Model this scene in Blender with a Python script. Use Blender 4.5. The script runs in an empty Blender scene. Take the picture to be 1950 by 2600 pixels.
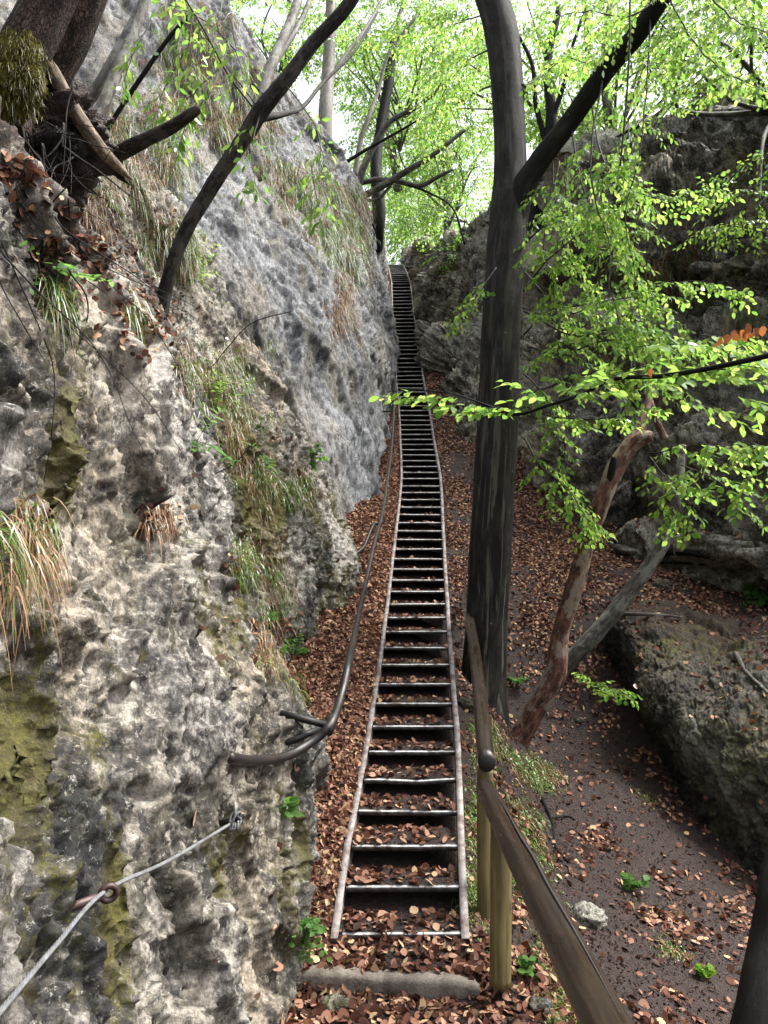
import bpy, math, random
import numpy as np
from mathutils import Vector
R = math.radians
# ------------------------------------------------------------------ camera, sky, sun, exposure
S = bpy.context.scene
COL = S.collection
FPX, CX, CY = 1857.0, 975.0, 1300.0          # focal length and centre, in photograph pixels
PITCH = R(8.06)
cam_d = bpy.data.cameras.new('camera'); cam = bpy.data.objects.new('camera', cam_d); COL.objects.link(cam)
cam_d.sensor_fit = 'VERTICAL'; cam_d.sensor_height = 36; cam_d.lens = 36 * FPX / 2600.0
cam.location = (0, 0, 0); cam.rotation_euler = (R(90) + PITCH, 0, 0)
cam_d.clip_start = .05; cam_d.clip_end = 800
S.camera = cam
SUN_EL, SUN_AZ = R(60), R(84)                # azimuth measured from +Y (view direction) towards +X (right)
W = bpy.data.worlds.new('World'); S.world = W; W.use_nodes = True
nt = W.node_tree; nt.nodes.clear()
sky = nt.nodes.new('ShaderNodeTexSky'); sky.sky_type = 'NISHITA'; sky.sun_disc = False
sky.sun_elevation = SUN_EL; sky.sun_rotation = SUN_AZ
sky.air_density = 1.0; sky.dust_density = 6.0; sky.ozone_density = 1.0
hs = nt.nodes.new('ShaderNodeHueSaturation'); hs.inputs['Saturation'].default_value = .35
bg = nt.nodes.new('ShaderNodeBackground'); bg.inputs['Strength'].default_value = .13
wo = nt.nodes.new('ShaderNodeOutputWorld')
nt.links.new(sky.outputs[0], hs.inputs['Color']); nt.links.new(hs.outputs[0], bg.inputs['Color']); nt.links.new(bg.outputs[0], wo.inputs[0])
sl = bpy.data.lights.new('sun', 'SUN'); so = bpy.data.objects.new('sun', sl); COL.objects.link(so)
sl.energy = 2.2; sl.angle = R(20); sl.color = (1, .97, .92)
sd = Vector((math.sin(SUN_AZ) * math.cos(SUN_EL), math.cos(SUN_AZ) * math.cos(SUN_EL), math.sin(SUN_EL)))
so.rotation_euler = sd.to_track_quat('Z', 'Y').to_euler(); so.location = (0, 0, 30)
S.view_settings.view_transform = 'Standard'; S.view_settings.look = 'None'
S.view_settings.exposure = 1.88; S.view_settings.gamma = 1
S.cycles.max_bounces = 8; S.cycles.transmission_bounces = 6; S.cycles.diffuse_bounces = 4

# ------------------------------------------------------------------ helpers
cP, sP = math.cos(PITCH), math.sin(PITCH)
def P(px, py, Y):
    """world point seen at photograph pixel (px,py), Y metres in front of the viewer"""
    u = (px - CX) / FPX; v = (CY - py) / FPX
    t = Y / (cP - v * sP)
    return np.array((u * t, Y, t * (sP + v * cP)))
def proj(V):
    V = np.asarray(V); f = V[..., 1] * cP + V[..., 2] * sP; up = -V[..., 1] * sP + V[..., 2] * cP
    return CX + FPX * V[..., 0] / f, CY - FPX * up / f, f
def ray(px, py):
    d = Vector(P(px, py, 1.0)); return d.normalized()

_rg = np.random.RandomState(7)
_perm = np.concatenate([_rg.permutation(256)] * 3)
_grad = _rg.normal(size=(256, 3)); _grad /= np.linalg.norm(_grad, axis=1)[:, None]
def perlin(p):
    p = np.asarray(p, float); i = np.floor(p).astype(int); f = p - i; i &= 255
    w = f * f * f * (f * (f * 6 - 15) + 10)
    out = 0
    for dx in (0, 1):
        for dy in (0, 1):
            for dz in (0, 1):
                h = _perm[_perm[_perm[(i[:, 0] + dx) & 255] + ((i[:, 1] + dy) & 255)] + ((i[:, 2] + dz) & 255)]
                g = _grad[h]
                d = g[:, 0] * (f[:, 0] - dx) + g[:, 1] * (f[:, 1] - dy) + g[:, 2] * (f[:, 2] - dz)
                out = out + d * (w[:, 0] if dx else 1 - w[:, 0]) * (w[:, 1] if dy else 1 - w[:, 1]) * (w[:, 2] if dz else 1 - w[:, 2])
    return out * 1.5
def fbm(p, o=4, g=.5):
    p = np.asarray(p, float); a = 1; s = 0; t = 0
    for k in range(o):
        s = s + a * perlin(p * 2.03 ** k + 17.3 * k); t += a; a *= g
    return s / t
def ridged(p, o=4, g=.5):
    p = np.asarray(p, float); a = 1; s = 0; t = 0
    for k in range(o):
        s = s + a * (1 - 2 * np.abs(perlin(p * 2.1 ** k + 9.1 * k))); t += a; a *= g
    return s / t
_cr = _rg.rand(256, 4)
def worley(p):
    """F1, F2 and the nearest cell's random value"""
    p = np.asarray(p, float); i = np.floor(p).astype(int)
    f1 = np.full(len(p), 9.); f2 = np.full(len(p), 9.); cid = np.zeros(len(p)); pl = np.zeros(len(p))
    for dx in (-1, 0, 1):
        for dy in (-1, 0, 1):
            for dz in (-1, 0, 1):
                c = i + (dx, dy, dz); cc = c & 255
                h = _perm[_perm[_perm[cc[:, 0]] + cc[:, 1]] + cc[:, 2]]
                dl = c + _cr[h, :3] - p; d = np.linalg.norm(dl, axis=1); pn = (dl * (_cr[_perm[h], :3] - .5)).sum(1)
                n = d < f1
                f2 = np.where(n, f1, np.minimum(f2, d)); cid = np.where(n, _cr[h, 3], cid); pl = np.where(n, pn, pl); f1 = np.where(n, d, f1)
    return f1, f2, cid, pl

def mesh(name, V, Q, mat, parent=None, smooth=True, attrs=None):
    """V (n,3), Q (m,4) or (m,3) -> one linked mesh object"""
    V = np.asarray(V, np.float32); Q = np.asarray(Q, np.int32); k = Q.shape[1]
    me = bpy.data.meshes.new(name); me.vertices.add(len(V)); me.vertices.foreach_set('co', V.ravel())
    me.loops.add(Q.size); me.loops.foreach_set('vertex_index', Q.ravel())
    me.polygons.add(len(Q)); me.polygons.foreach_set('loop_start', np.arange(0, Q.size, k, dtype=np.int32))
    me.polygons.foreach_set('loop_total', np.full(len(Q), k, np.int32))
    me.update(calc_edges=True)
    if smooth: me.polygons.foreach_set('use_smooth', np.ones(len(Q), bool))
    for an, av in (attrs or {}).items():
        av = np.asarray(av, np.float32)
        if av.ndim == 1: a = me.attributes.new(an, 'FLOAT', 'POINT'); a.data.foreach_set('value', av)
        else: a = me.attributes.new(an, 'FLOAT_VECTOR', 'POINT'); a.data.foreach_set('vector', av.ravel())
    me.validate()
    o = bpy.data.objects.new(name, me); COL.objects.link(o)
    if mat: me.materials.append(mat)
    if parent:
        o.parent = parent
        if parent.parent is None: o.location = -Vector(parent.location)      # parts are modelled in world metres; the Empty sits at the thing's base
    return o
def tag(o, label=None, cat=None, group=None, kind=None):
    if label: o['label'] = label
    if cat: o['category'] = cat
    if group: o['group'] = group
    if kind: o['kind'] = kind
    return o
def thing(name, loc, label, cat, group=None):
    o = bpy.data.objects.new(name, None); COL.objects.link(o); o.location = Vector([float(c) for c in loc]); o.empty_display_size = .1
    return tag(o, label, cat, group)
def cat_rom(pts, n):
    """smooth curve through pts (k,d) -> (n,d)"""
    pts = np.asarray(pts, float); k = len(pts)
    if k < 3: return pts[0] + (pts[-1] - pts[0]) * np.linspace(0, 1, n)[:, None]
    e = np.vstack([2 * pts[0] - pts[1], pts, 2 * pts[-1] - pts[-2]])
    t = np.linspace(0, k - 1 - 1e-6, n); i = t.astype(int); f = (t - i)[:, None]
    a, b, c, d = e[i], e[i + 1], e[i + 2], e[i + 3]
    return .5 * (2 * b + (c - a) * f + (2 * a - 5 * b + 4 * c - d) * f ** 2 + (3 * b - a - 3 * c + d) * f ** 3)
class MB:
    """collects quads of several shapes into one mesh"""
    def __init__(s): s.V = []; s.Q = []; s.T = []; s.n = 0
    def add(s, V, Q, T=None):
        V = np.asarray(V, float); s.V.append(V); s.Q.append(np.asarray(Q, int) + s.n); s.n += len(V)
        s.T.append(V if T is None else np.asarray(T, float))
    def tube(s, pts, rad, seg=8, n=None, rough=0, seed=0, flat=1.0, smooth=True, caps=True):
        pts = np.asarray(pts, float); rad = np.atleast_1d(np.asarray(rad, float))
        if len(rad) == 1: rad = np.repeat(rad, len(pts))
        if n is None: n = len(pts) if not smooth else max(len(pts), 2)
        c = cat_rom(np.c_[pts, rad], n) if smooth else np.c_[pts, rad]
        p = c[:, :3]; r = np.maximum(c[:, 3], .0004); n = len(p)
        d = np.gradient(p, axis=0); d /= np.linalg.norm(d, axis=1)[:, None] + 1e-12
        ref = np.array((0, 0, 1.)) if abs(d[:, 2]).mean() < .8 else np.array((0, 1., 0))
        a = np.cross(d, ref); a /= np.linalg.norm(a, axis=1)[:, None] + 1e-12; b = np.cross(a, d)
        th = np.linspace(0, 2 * np.pi, seg, endpoint=False)
        L = np.r_[0, np.cumsum(np.linalg.norm(np.diff(p, axis=0), axis=1))]
        rr = np.repeat(r[:, None], seg, 1)
        tc = np.stack([np.cos(th)[None] * rr, np.sin(th)[None] * rr, np.repeat(L[:, None], seg, 1)], -1)
        if rough:
            q = np.stack([np.cos(th)[None] * 1.2 + 0 * rr, np.sin(th)[None] * 1.2 + 0 * rr, np.repeat(L[:, None], seg, 1) / r.mean() * .35], -1).reshape(-1, 3) + seed * 7.7
            rr = rr * (1 + rough * (fbm(q, 3).reshape(n, seg) + .6 * fbm(q * (3, 3, .8), 2).reshape(n, seg)))
        V = p[:, None] + rr[..., None] * (np.cos(th)[None, :, None] * a[:, None] + flat * np.sin(th)[None, :, None] * b[:, None])
        i = np.arange(n - 1)[:, None] * seg; j = np.arange(seg)[None]; j2 = (j + 1) % seg
        Q = np.stack([i + j, i + j2, i + seg + j2, i + seg + j], -1).reshape(-1, 4)
        V = V.reshape(-1, 3); tc = tc.reshape(-1, 3)
        if caps:                                   # closed ends: a ring pulled into the middle
            nv = len(V); V = np.vstack([V, p[:1], p[-1:]]); tc = np.vstack([tc, [[0, 0, 0]], [[0, 0, L[-1]]]])
            j = np.arange(0, seg, 2); c0 = np.stack([np.full(len(j), nv), (j + 2) % seg, (j + 1) % seg, j], -1)
            o = (n - 1) * seg; c1 = np.stack([np.full(len(j), nv + 1), o + j, o + (j + 1) % seg, o + (j + 2) % seg], -1)
            if seg % 2 == 0: Q = np.vstack([Q, c0, c1])
        s.add(V, Q, tc)
    def box(s, c, sx, sy, sz, ax=None):
        """box centred on c with full sizes along the axes ax (3 rows)"""
        ax = np.eye(3) if ax is None else np.asarray(ax, float)
        k = np.array([(x, y, z) for x in (-.5, .5) for y in (-.5, .5) for z in (-.5, .5)]) * (sx, sy, sz)
        V = np.asarray(c, float) + k @ ax
        s.add(V, [(0, 1, 3, 2), (4, 6, 7, 5), (0, 4, 5, 1), (2, 3, 7, 6), (0, 2, 6, 4), (1, 5, 7, 3)])
    def build(s, name, mat, parent=None, smooth=True, bevel=0):
        o = mesh(name, np.vstack(s.V), np.vstack(s.Q), mat, parent, smooth, {'tc': np.vstack(s.T)})
        if bevel:
            m = o.modifiers.new('bevel', 'BEVEL'); m.width = bevel; m.segments = 2; m.limit_method = 'ANGLE'
        return o
def unit(v):
    v = np.asarray(v, float); return v / (np.linalg.norm(v, axis=-1, keepdims=True) + 1e-12)

# ------------------------------------------------------------------ materials
class NT:
    def __init__(s, name, rough=.8):
        s.m = bpy.data.materials.new(name); s.m.use_nodes = True; s.t = s.m.node_tree
        s.b = s.t.nodes['Principled BSDF']; s.b.inputs['Roughness'].default_value = rough; s.out = s.t.nodes['Material Output']
    def n(s, t, **k):
        x = s.t.nodes.new(t)
        for a, v in k.items():
            if a in x.inputs: s.set(x.inputs[a], v)
            else: setattr(x, a, v)
        return x
    def set(s, i, v):
        if hasattr(v, 'is_output') or isinstance(v, bpy.types.NodeSocket): s.t.links.new(v, i)
        else: i.default_value = v
    def co(s, attr=None):
        if attr: a = s.n('ShaderNodeAttribute'); a.attribute_name = attr; return a.outputs['Vector']
        return s.n('ShaderNodeTexCoord').outputs['Object']
    def fac(s, attr):
        a = s.n('ShaderNodeAttribute'); a.attribute_name = attr; return a.outputs['Fac']
    def mp(s, v, scale):
        m = s.n('ShaderNodeMapping'); s.set(m.inputs['Vector'], v); m.inputs['Scale'].default_value = scale; return m.outputs[0]
    def noise(s, v, sc, det=6, rough=.6, dist=0):
        x = s.n('ShaderNodeTexNoise'); s.set(x.inputs['Vector'], v); x.inputs['Scale'].default_value = sc
        x.inputs['Detail'].default_value = det; x.inputs['Roughness'].default_value = rough; x.inputs['Distortion'].default_value = dist
        return x.outputs['Fac']
    def vor(s, v, sc, feat='F1', out='Distance'):
        x = s.n('ShaderNodeTexVoronoi'); x.feature = feat; s.set(x.inputs['Vector'], v); x.inputs['Scale'].default_value = sc; return x.outputs[out]
    def ramp(s, f, stops, interp='LINEAR'):
        x = s.n('ShaderNodeValToRGB'); s.set(x.inputs[0], f); r = x.color_ramp; r.interpolation = interp
        while len(r.elements) < len(stops): r.elements.new(.5)
        for e, (p, c) in zip(r.elements, stops):
            e.position = p; e.color = (c, c, c, 1) if np.isscalar(c) else (*c, 1)
        return x.outputs[0]
    def mix(s, f, a, b, mode='MIX'):
        x = s.n('ShaderNodeMix'); x.data_type = 'RGBA'; x.blend_type = mode
        for i, v in ((0, f), (6, a), (7, b)):
            if isinstance(v, tuple): v = (*v, 1) if len(v) == 3 else v
            s.set(x.inputs[i], v)
        return x.outputs[2]
    def math(s, op, a, b=0):
        x = s.n('ShaderNodeMath'); x.operation = op; s.set(x.inputs[0], a); s.set(x.inputs[1], b); return x.outputs[0]
    def bump(s, h, st=.5, dist=.02, nrm=None):
        x = s.n('ShaderNodeBump'); s.set(x.inputs['Height'], h); x.inputs['Strength'].default_value = st; x.inputs['Distance'].default_value = dist
        if nrm is not None: s.set(x.inputs['Normal'], nrm)
        return x.outputs[0]
    def fin(s, col, nrm=None, rough=None, spec=.4, metal=0):
        s.set(s.b.inputs['Base Color'], col if not isinstance(col, tuple) else (*col, 1))
        if nrm is not None: s.set(s.b.inputs['Normal'], nrm)
        if rough is not None: s.set(s.b.inputs['Roughness'], rough)
        s.b.inputs['Specular IOR Level'].default_value = spec; s.b.inputs['Metallic'].default_value = metal
        return s.m

def rock_mat(name, pale, mid, dark, tint, warm, scale=1.0, stretch=.5, cover=.5, mossc=(.08, .073, .012), bd=.02, crack=.5, fs=1.0, wz=.5, ts=1.0):
    M = NT(name); c = M.co(); cs = M.mp(c, (1, 1, stretch))
    big = M.noise(cs, .8 * scale, 4, .6)
    A = M.noise(cs, 2.7 * scale, 12, .74); B = M.noise(M.mp(c, (1, 1, min(1, stretch * 1.5))), 12 * scale * fs, 10, .78); C_ = M.noise(c, 48 * scale * fs, 5, .78)
    g = M.math('ADD', M.math('ADD', M.math('MULTIPLY', A, .5), M.math('MULTIPLY', B, .5)), M.math('MULTIPLY', M.math('SUBTRACT', big, .5), .30))
    md = tuple((x + y) / 2 for x, y in zip(mid, dark)); mp_ = tuple((x + y) / 2 for x, y in zip(mid, pale))
    col = M.ramp(g, [(cover - .07, dark), (cover - .03, md), (cover - .008, mid), (cover + .022, mp_), (cover + .07, pale)])
    wf = M.ramp(M.noise(cs, 1.1 * scale, 6, .62), [(wz - .06, 0), (wz + .10, 1)])
    col = M.mix(M.math('MULTIPLY', wf, .75), col, M.mix(1, col, warm, 'MULTIPLY'))
    tn = M.ramp(M.noise(M.mp(c, (1, 1, stretch * ts)), 2.1 * scale * (2 if ts < 1 else 1), 8, .7), [(.52, 0), (.60, 1)])
    col = M.mix(M.math('MULTIPLY', tn, .6), col, tint)
    ct = M.ramp(M.fac('cell'), [(0, .62), (1, 1.22)]); col = M.mix(.8, col, M.mix(1, col, ct, 'MULTIPLY'))
    gate = M.ramp(M.noise(cs, 1.8 * scale, 6, .65), [(.40, .15), (.54, 1)])
    bl = M.ramp(M.noise(cs, 22 * scale * fs, 9, .86), [(.525, 0), (.565, 1)])
    col = M.mix(M.math('MULTIPLY', bl, M.math('MULTIPLY', gate, .85)), col, tuple(x * .8 for x in dark))
    wl = M.ramp(M.noise(c, 31 * scale * fs, 8, .82), [(.57, 0), (.61, 1)])
    col = M.mix(M.math('MULTIPLY', wl, .6), col, tuple(min(.7, x * 1.25) for x in pale))
    crk = M.ramp(M.vor(M.mp(c, (1, 1, .6)), 4.0 * scale, 'DISTANCE_TO_EDGE'), [(0, 0), (.03, 1)])
    ck = M.math('MULTIPLY', M.math('SUBTRACT', 1, crk), M.ramp(M.noise(c, 2.2 * scale, 4, .6), [(.50, 0), (.62, 1)]))
    col = M.mix(M.math('MULTIPLY', ck, crack), col, tuple(x * .5 for x in dark))
    spk = M.ramp(C_, [(.34, .45), (.62, 1.25)]); col = M.mix(.7, col, M.mix(1, col, spk, 'MULTIPLY'))
    sn = M.noise(c, 14, 8, .75)
    sf = M.ramp(M.math('ADD', M.fac('soil'), M.math('MULTIPLY', M.math('SUBTRACT', sn, .5), 1.8)), [(.44, 0), (.56, 1)])
    scol = M.ramp(M.noise(c, 40, 6, .8), [(.3, (.008, .006, .005)), (.52, (.03, .019, .014)), (.66, (.09, .05, .035)), (.76, (.2, .14, .1))])
    col = M.mix(sf, col, scol)
    mn = M.noise(M.mp(c, (1, 1, .55)), 14, 10, .85)
    mf = M.ramp(M.math('ADD', M.fac('moss'), M.math('MULTIPLY', M.math('SUBTRACT', mn, .5), 3.6)), [(.38, 0), (.52, .5), (.80, 1)])
    mc = M.ramp(M.noise(c, 75, 6, .85), [(.32, tuple(x * .18 for x in mossc)), (.5, mossc), (.70, tuple(min(1, x * 2.3) for x in mossc))])
    mc = M.mix(M.ramp(M.noise(c, 5, 5, .65), [(.45, 0), (.6, .7)]), mc, (.04, .03, .012))
    col = M.mix(M.math('MULTIPLY', mf, .9), col, mc)
    hb = M.math('ADD', M.math('MULTIPLY', A, .35), M.math('ADD', M.math('MULTIPLY', B, .8), M.math('MULTIPLY', C_, .7)))
    n1 = M.bump(hb, .9, bd)
    n2 = M.bump(M.noise(c, 110, 6, .85), .55, .008, n1)
    return M.fin(col, n2, M.ramp(B, [(.3, .6), (.7, .9)]), .3)

M_rock_near = rock_mat('limestone near', (.42, .395, .35), (.135, .127, .112), (.022, .022, .0215), (.078, .072, .045), (1.0, .87, .72), 1.0, .45, .505)
M_rock_slab = rock_mat('limestone slab', (.29, .30, .312), (.145, .15, .158), (.045, .047, .05), (.15, .125, .07), (1.0, .86, .66), .6, .38, .49, bd=.035, crack=.9, fs=1.3, wz=.53, ts=.3)
M_rock_right = rock_mat('limestone right', (.54, .52, .45), (.25, .24, .20), (.04, .038, .034), (.10, .092, .045), (.95, .88, .68), .6, .8, .495, bd=.04, crack=.8, fs=1.2)
M_boulder = rock_mat('boulder stone', (.12, .112, .09), (.045, .042, .032), (.012, .0115, .009), (.07, .066, .028), (.95, .88, .66), .8, .6, .51, crack=.6)

def soil_mat():
    M = NT('forest soil'); c = M.co()
    a = M.noise(c, 3, 6, .65); b = M.noise(c, 45, 5, .75); d = M.vor(c, 90)
    col = M.ramp(b, [(.30, (.010, .006, .005)), (.5, (.029, .0175, .0145)), (.66, (.058, .036, .029)), (.8, (.10, .066, .055))])
    col = M.mix(M.ramp(a, [(.4, 0), (.65, .7)]), col, M.ramp(b, [(.3, (.012, .007, .0055)), (.7, (.065, .032, .024))]))
    st = M.ramp(M.vor(c, 38, 'F1', 'Distance'), [(.06, 1), (.13, 0)])
    col = M.mix(M.math('MULTIPLY', st, .18), col, (.13, .10, .09))
    h = M.math('ADD', b, M.math('MULTIPLY', d, .5))
    return M.fin(col, M.bump(h, 1, .035), M.ramp(b, [(.3, .45), (.7, .85)]), .4)
M_soil = soil_mat()

def bark_mat(name, c0, c1, c2, fis=14, spots=None, streak=None, bd=.012, rough=.7, spec=.25, patch=None, plates=0):
    M = NT(name); t = M.co('tc'); o = M.co()
    ts = M.mp(t, (fis * 3.2, fis * 3.2, fis)); n1 = M.noise(ts, 1, 10, .74, .3); n2 = M.noise(o, 4, 6, .65)
    col = M.ramp(n1, [(.36, c0), (.5, c1), (.64, c2)])
    col = M.mix(M.ramp(n2, [(.4, 0), (.65, .6)]), col, M.mix(.5, c0, c1))
    if patch:                                     # bark still left on the bare wood, lichen crusts
        pf = M.ramp(M.noise(M.mp(t, (6, 6, 3)), 1, 9, .72), [(.50, 0), (.55, 1)]); col = M.mix(M.math('MULTIPLY', pf, .85), col, M.mix(n1, tuple(x * .4 for x in patch), patch))
    if plates:
        pq = M.n('ShaderNodeVectorMath', operation='ADD'); M.set(pq.inputs[0], M.mp(t, (plates * 1.5, plates * 1.5, plates * .8))); M.set(pq.inputs[1], M.n('ShaderNodeTexNoise', Scale=35.0, Detail=5.0).outputs['Color'])
        pv = M.vor(pq.outputs[0], 1, 'DISTANCE_TO_EDGE'); pe = M.ramp(pv, [(.0, .3), (.14, 1)])
        col = M.mix(1, col, pe, 'MULTIPLY'); n1 = M.math('ADD', n1, M.math('MULTIPLY', pe, .8))
    if bd and streak: n1 = M.math('ADD', n1, M.math('MULTIPLY', M.noise(M.mp(t, (1.5, 1.5, 14)), 1, 5, .6), .5))
    if streak:                                    # dry pale stripes between the wet ones, running along the trunk
        ss = M.noise(M.mp(t, (15, 15, .9)), 1, 7, .68, .4)
        lim = M.ramp(M.n('ShaderNodeSeparateXYZ', Vector=t).outputs[2], [(0, 1), (.55, .9), (1, 0)]) if False else None
        z = M.n('ShaderNodeSeparateXYZ', Vector=t).outputs[2]
        zf = M.ramp(M.math('MULTIPLY', z, .12), [(.30, 1), (.55, .25)])
        col = M.mix(M.math('MULTIPLY', M.ramp(ss, [(.53, 0), (.575, 1)]), zf), col, streak)
    if spots:
        v = M.n('ShaderNodeTexVoronoi', Scale=8.0); M.set(v.inputs['Vector'], t)
        sp = M.ramp(M.math('ADD', v.outputs['Distance'], M.math('MULTIPLY', M.noise(o, 24, 4), .22)), [(.15, 1), (.20, 0)])
        keep = M.ramp(M.n('ShaderNodeSeparateColor', Color=v.outputs['Color']).outputs[0], [(.74, 0), (.78, 1)])
        col = M.mix(M.math('MULTIPLY', sp, M.math('MULTIPLY', keep, .8)), col, spots)
    return M.fin(col, M.bump(n1, .8, bd), rough, spec)
M_beech = bark_mat('beech bark', (.010, .0095, .0085), (.020, .019, .017), (.038, .036, .032), 3.5, spots=(.15, .155, .13), streak=(.085, .08, .062), bd=.010, rough=.7, spec=.05)
M_limb = bark_mat('beech limb bark', (.008, .0076, .007), (.015, .0142, .0128), (.03, .0285, .0255), 3.5, spots=(.15, .155, .13), bd=.008, rough=.7, spec=.05)
M_bark = bark_mat('rough bark', (.004, .0036, .0032), (.010, .0085, .007), (.055, .046, .038), 11, bd=.02, spec=.15, patch=(.07, .06, .05))
M_bark_grey = bark_mat('grey bark', (.02, .018, .016), (.07, .062, .053), (.17, .155, .135), 9, bd=.01, patch=(.26, .26, .22))
M_bark_pale = bark_mat('pale far bark', (.07, .062, .055), (.17, .155, .135), (.30, .28, .25), 7, bd=.006)
M_bark_dark = bark_mat('dark wet bark', (.0035, .0035, .0033), (.007, .0066, .006), (.016, .015, .013), 6, spots=(.12, .12, .09), bd=.008, spec=.15)
M_bark_scale = bark_mat('scaly brown bark', (.010, .007, .0055), (.045, .03, .024), (.17, .12, .10), 8, bd=.03, spec=.15, plates=30)
M_bark_red = bark_mat('peeled reddish bark', (.012, .006, .0045), (.085, .036, .024), (.24, .12, .08), 8, bd=.02, spec=.2, patch=(.32, .26, .205))
M_deadwood = bark_mat('bare dead wood', (.02, .014, .01), (.12, .085, .055), (.38, .29, .195), 24, bd=.012)
M_twig = bark_mat('twig bark', (.008, .007, .006), (.02, .016, .013), (.05, .04, .032), 20, bd=.002)

def leaf_mat(name, cols, trans, tw=.55, gloss=.02):
    M = NT(name); r = M.fac('rnd'); col = M.ramp(r, cols); tr = M.ramp(r, trans)
    d = M.n('ShaderNodeBsdfDiffuse', Color=col); t = M.n('ShaderNodeBsdfTranslucent', Color=tr)
    g = M.n('ShaderNodeBsdfGlossy', Roughness=.38); g.inputs['Color'].default_value = (.8, .85, .85, 1)
    m1 = M.n('ShaderNodeMixShader'); m1.inputs[0].default_value = tw
    M.t.links.new(d.outputs[0], m1.inputs[1]); M.t.links.new(t.outputs[0], m1.inputs[2])
    fr = M.n('ShaderNodeFresnel'); fr.inputs[0].default_value = 1.4
    m2 = M.n('ShaderNodeMixShader'); M.set(m2.inputs[0], M.math('MULTIPLY', fr.outputs[0], gloss * 8))
    M.t.links.new(m1.outputs[0], m2.inputs[1]); M.t.links.new(g.outputs[0], m2.inputs[2]); M.t.links.new(m2.outputs[0], M.out.inputs[0])
    return M.m
M_leaf = leaf_mat('beech leaf', [(0, (.05, .12, .014)), (.6, (.10, .19, .02)), (1, (.16, .25, .03))], [(0, (.15, .33, .045)), (.5, (.31, .52, .09)), (1, (.54, .68, .16))])
M_leaf_far = leaf_mat('far beech leaf', [(0, (.05, .12, .015)), (.6, (.10, .19, .025)), (1, (.16, .25, .04))], [(0, (.15, .35, .05)), (.6, (.33, .54, .10)), (1, (.54, .70, .18))], gloss=.015)
M_leaf_dull = leaf_mat('pale plant leaf', [(0, (.05, .12, .03)), (1, (.12, .22, .06))], [(0, (.12, .30, .05)), (1, (.25, .45, .09))])
M_grass = leaf_mat('grass blade', [(0, (.15, .11, .05)), (.25, (.13, .13, .035)), (.5, (.06, .12, .02)), (1, (.12, .21, .04))], [(0, (.12, .08, .03)), (.3, (.14, .15, .03)), (1, (.2, .36, .05))], .35, .01)
M_mosshair = leaf_mat('moss hair', [(0, (.03, .025, .006)), (.6, (.085, .075, .015)), (1, (.16, .14, .03))], [(0, (.05, .05, .01)), (1, (.16, .16, .03))], .3, .005)
M_straw = leaf_mat('dry straw', [(0, (.10, .05, .03)), (.5, (.22, .13, .075)), (1, (.34, .24, .14))], [(0, (.08, .04, .02)), (1, (.22, .14, .07))], .3, .005)
M_dry = leaf_mat('dry fallen leaf', [(0, (.024, .011, .008)), (.28, (.08, .035, .025)), (.6, (.185, .088, .058)), (.88, (.34, .20, .135)), (1, (.46, .34, .19))], [(0, (.05, .015, .01)), (1, (.24, .10, .04))], .15, .022)
M_crumb = leaf_mat('soil crumb', [(0, (.02, .012, .010)), (.6, (.07, .04, .03)), (1, (.13, .085, .065))], [(0, (.02, .01, .01)), (1, (.05, .03, .02))], .05, 0)
M_orange = leaf_mat('orange dead leaf', [(0, (.13, .04, .016)), (1, (.36, .13, .045))], [(0, (.22, .06, .02)), (1, (.45, .17, .05))], .4, .05)

def metal_mat(name, base, rust, amt=.5, rough=.45, metal=.6, chk=False, dirt=None):
    M = NT(name); c = M.co(); n = M.noise(c, 9, 7, .7); n2 = M.noise(c, 60, 4, .7)
    col = M.mix(M.ramp(n, [(amt - .08, 1), (amt + .12, 0)]), base, rust)
    col = M.mix(.5, col, M.mix(1, col, M.ramp(n2, [(.3, .45), (.65, 1.2)]), 'MULTIPLY'))
    h = n2
    if chk:
        w = M.n('ShaderNodeTexWave'); w.inputs['Scale'].default_value = 9; w.bands_direction = 'DIAGONAL'; M.set(w.inputs['Vector'], c)
        h = M.math('ADD', M.math('MULTIPLY', n2, .4), w.outputs['Fac'])
    return M.fin(col, M.bump(h, .5, .004), M.ramp(n, [(.3, rough + .25), (.7, rough)]), .5, metal)
M_tread = metal_mat('checker plate', (.085, .082, .078), (.03, .022, .018), .46, .42, .55, chk=True)
M_edge = metal_mat('worn plate edge', (.50, .50, .49), (.12, .09, .07), .42, .4, .4)
M_treadtop = soil_mat(); M_treadtop.name = 'soil on treads'
M_string = metal_mat('weathered stringer paint', (.25, .228, .218), (.085, .055, .045), .46, .65, .1)
M_pipe = metal_mat('wet brown pipe', (.018, .0175, .0175), (.03, .02, .017), .43, .28, .4)
M_iron = metal_mat('black iron', (.014, .014, .014), (.05, .03, .022), .36, .4, .4)
M_eye = metal_mat('brown painted eye bolt', (.055, .032, .03), (.03, .018, .014), .45, .4, .3)
M_cable = metal_mat('galvanised cable', (.19, .195, .20), (.10, .10, .10), .45, .45, .4)
def wood_mat(name, c0, c1, c2, rough=.5, wet=False):
    M = NT(name); t = M.co('tc'); n = M.noise(M.mp(t, (40, 40, 3.2)), 1, 6, .6, .4); k = M.noise(M.mp(t, (12, 12, 2.5)), 1, 5, .65)
    col = M.ramp(n, [(.3, c0), (.5, c1), (.75, c2)])
    col = M.mix(M.ramp(k, [(.42, 0), (.7, .75)]), col, c0)
    kn = M.ramp(M.vor(M.mp(t, (9, 9, 3)), 1), [(.10, 1), (.16, 0)])
    col = M.mix(M.math('MULTIPLY', kn, .8), col, tuple(x * .35 for x in c0))
    return M.fin(col, M.bump(n, .5, .004), M.ramp(k, [(.3, rough - .18), (.7, rough + .15)]), .5)
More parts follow.
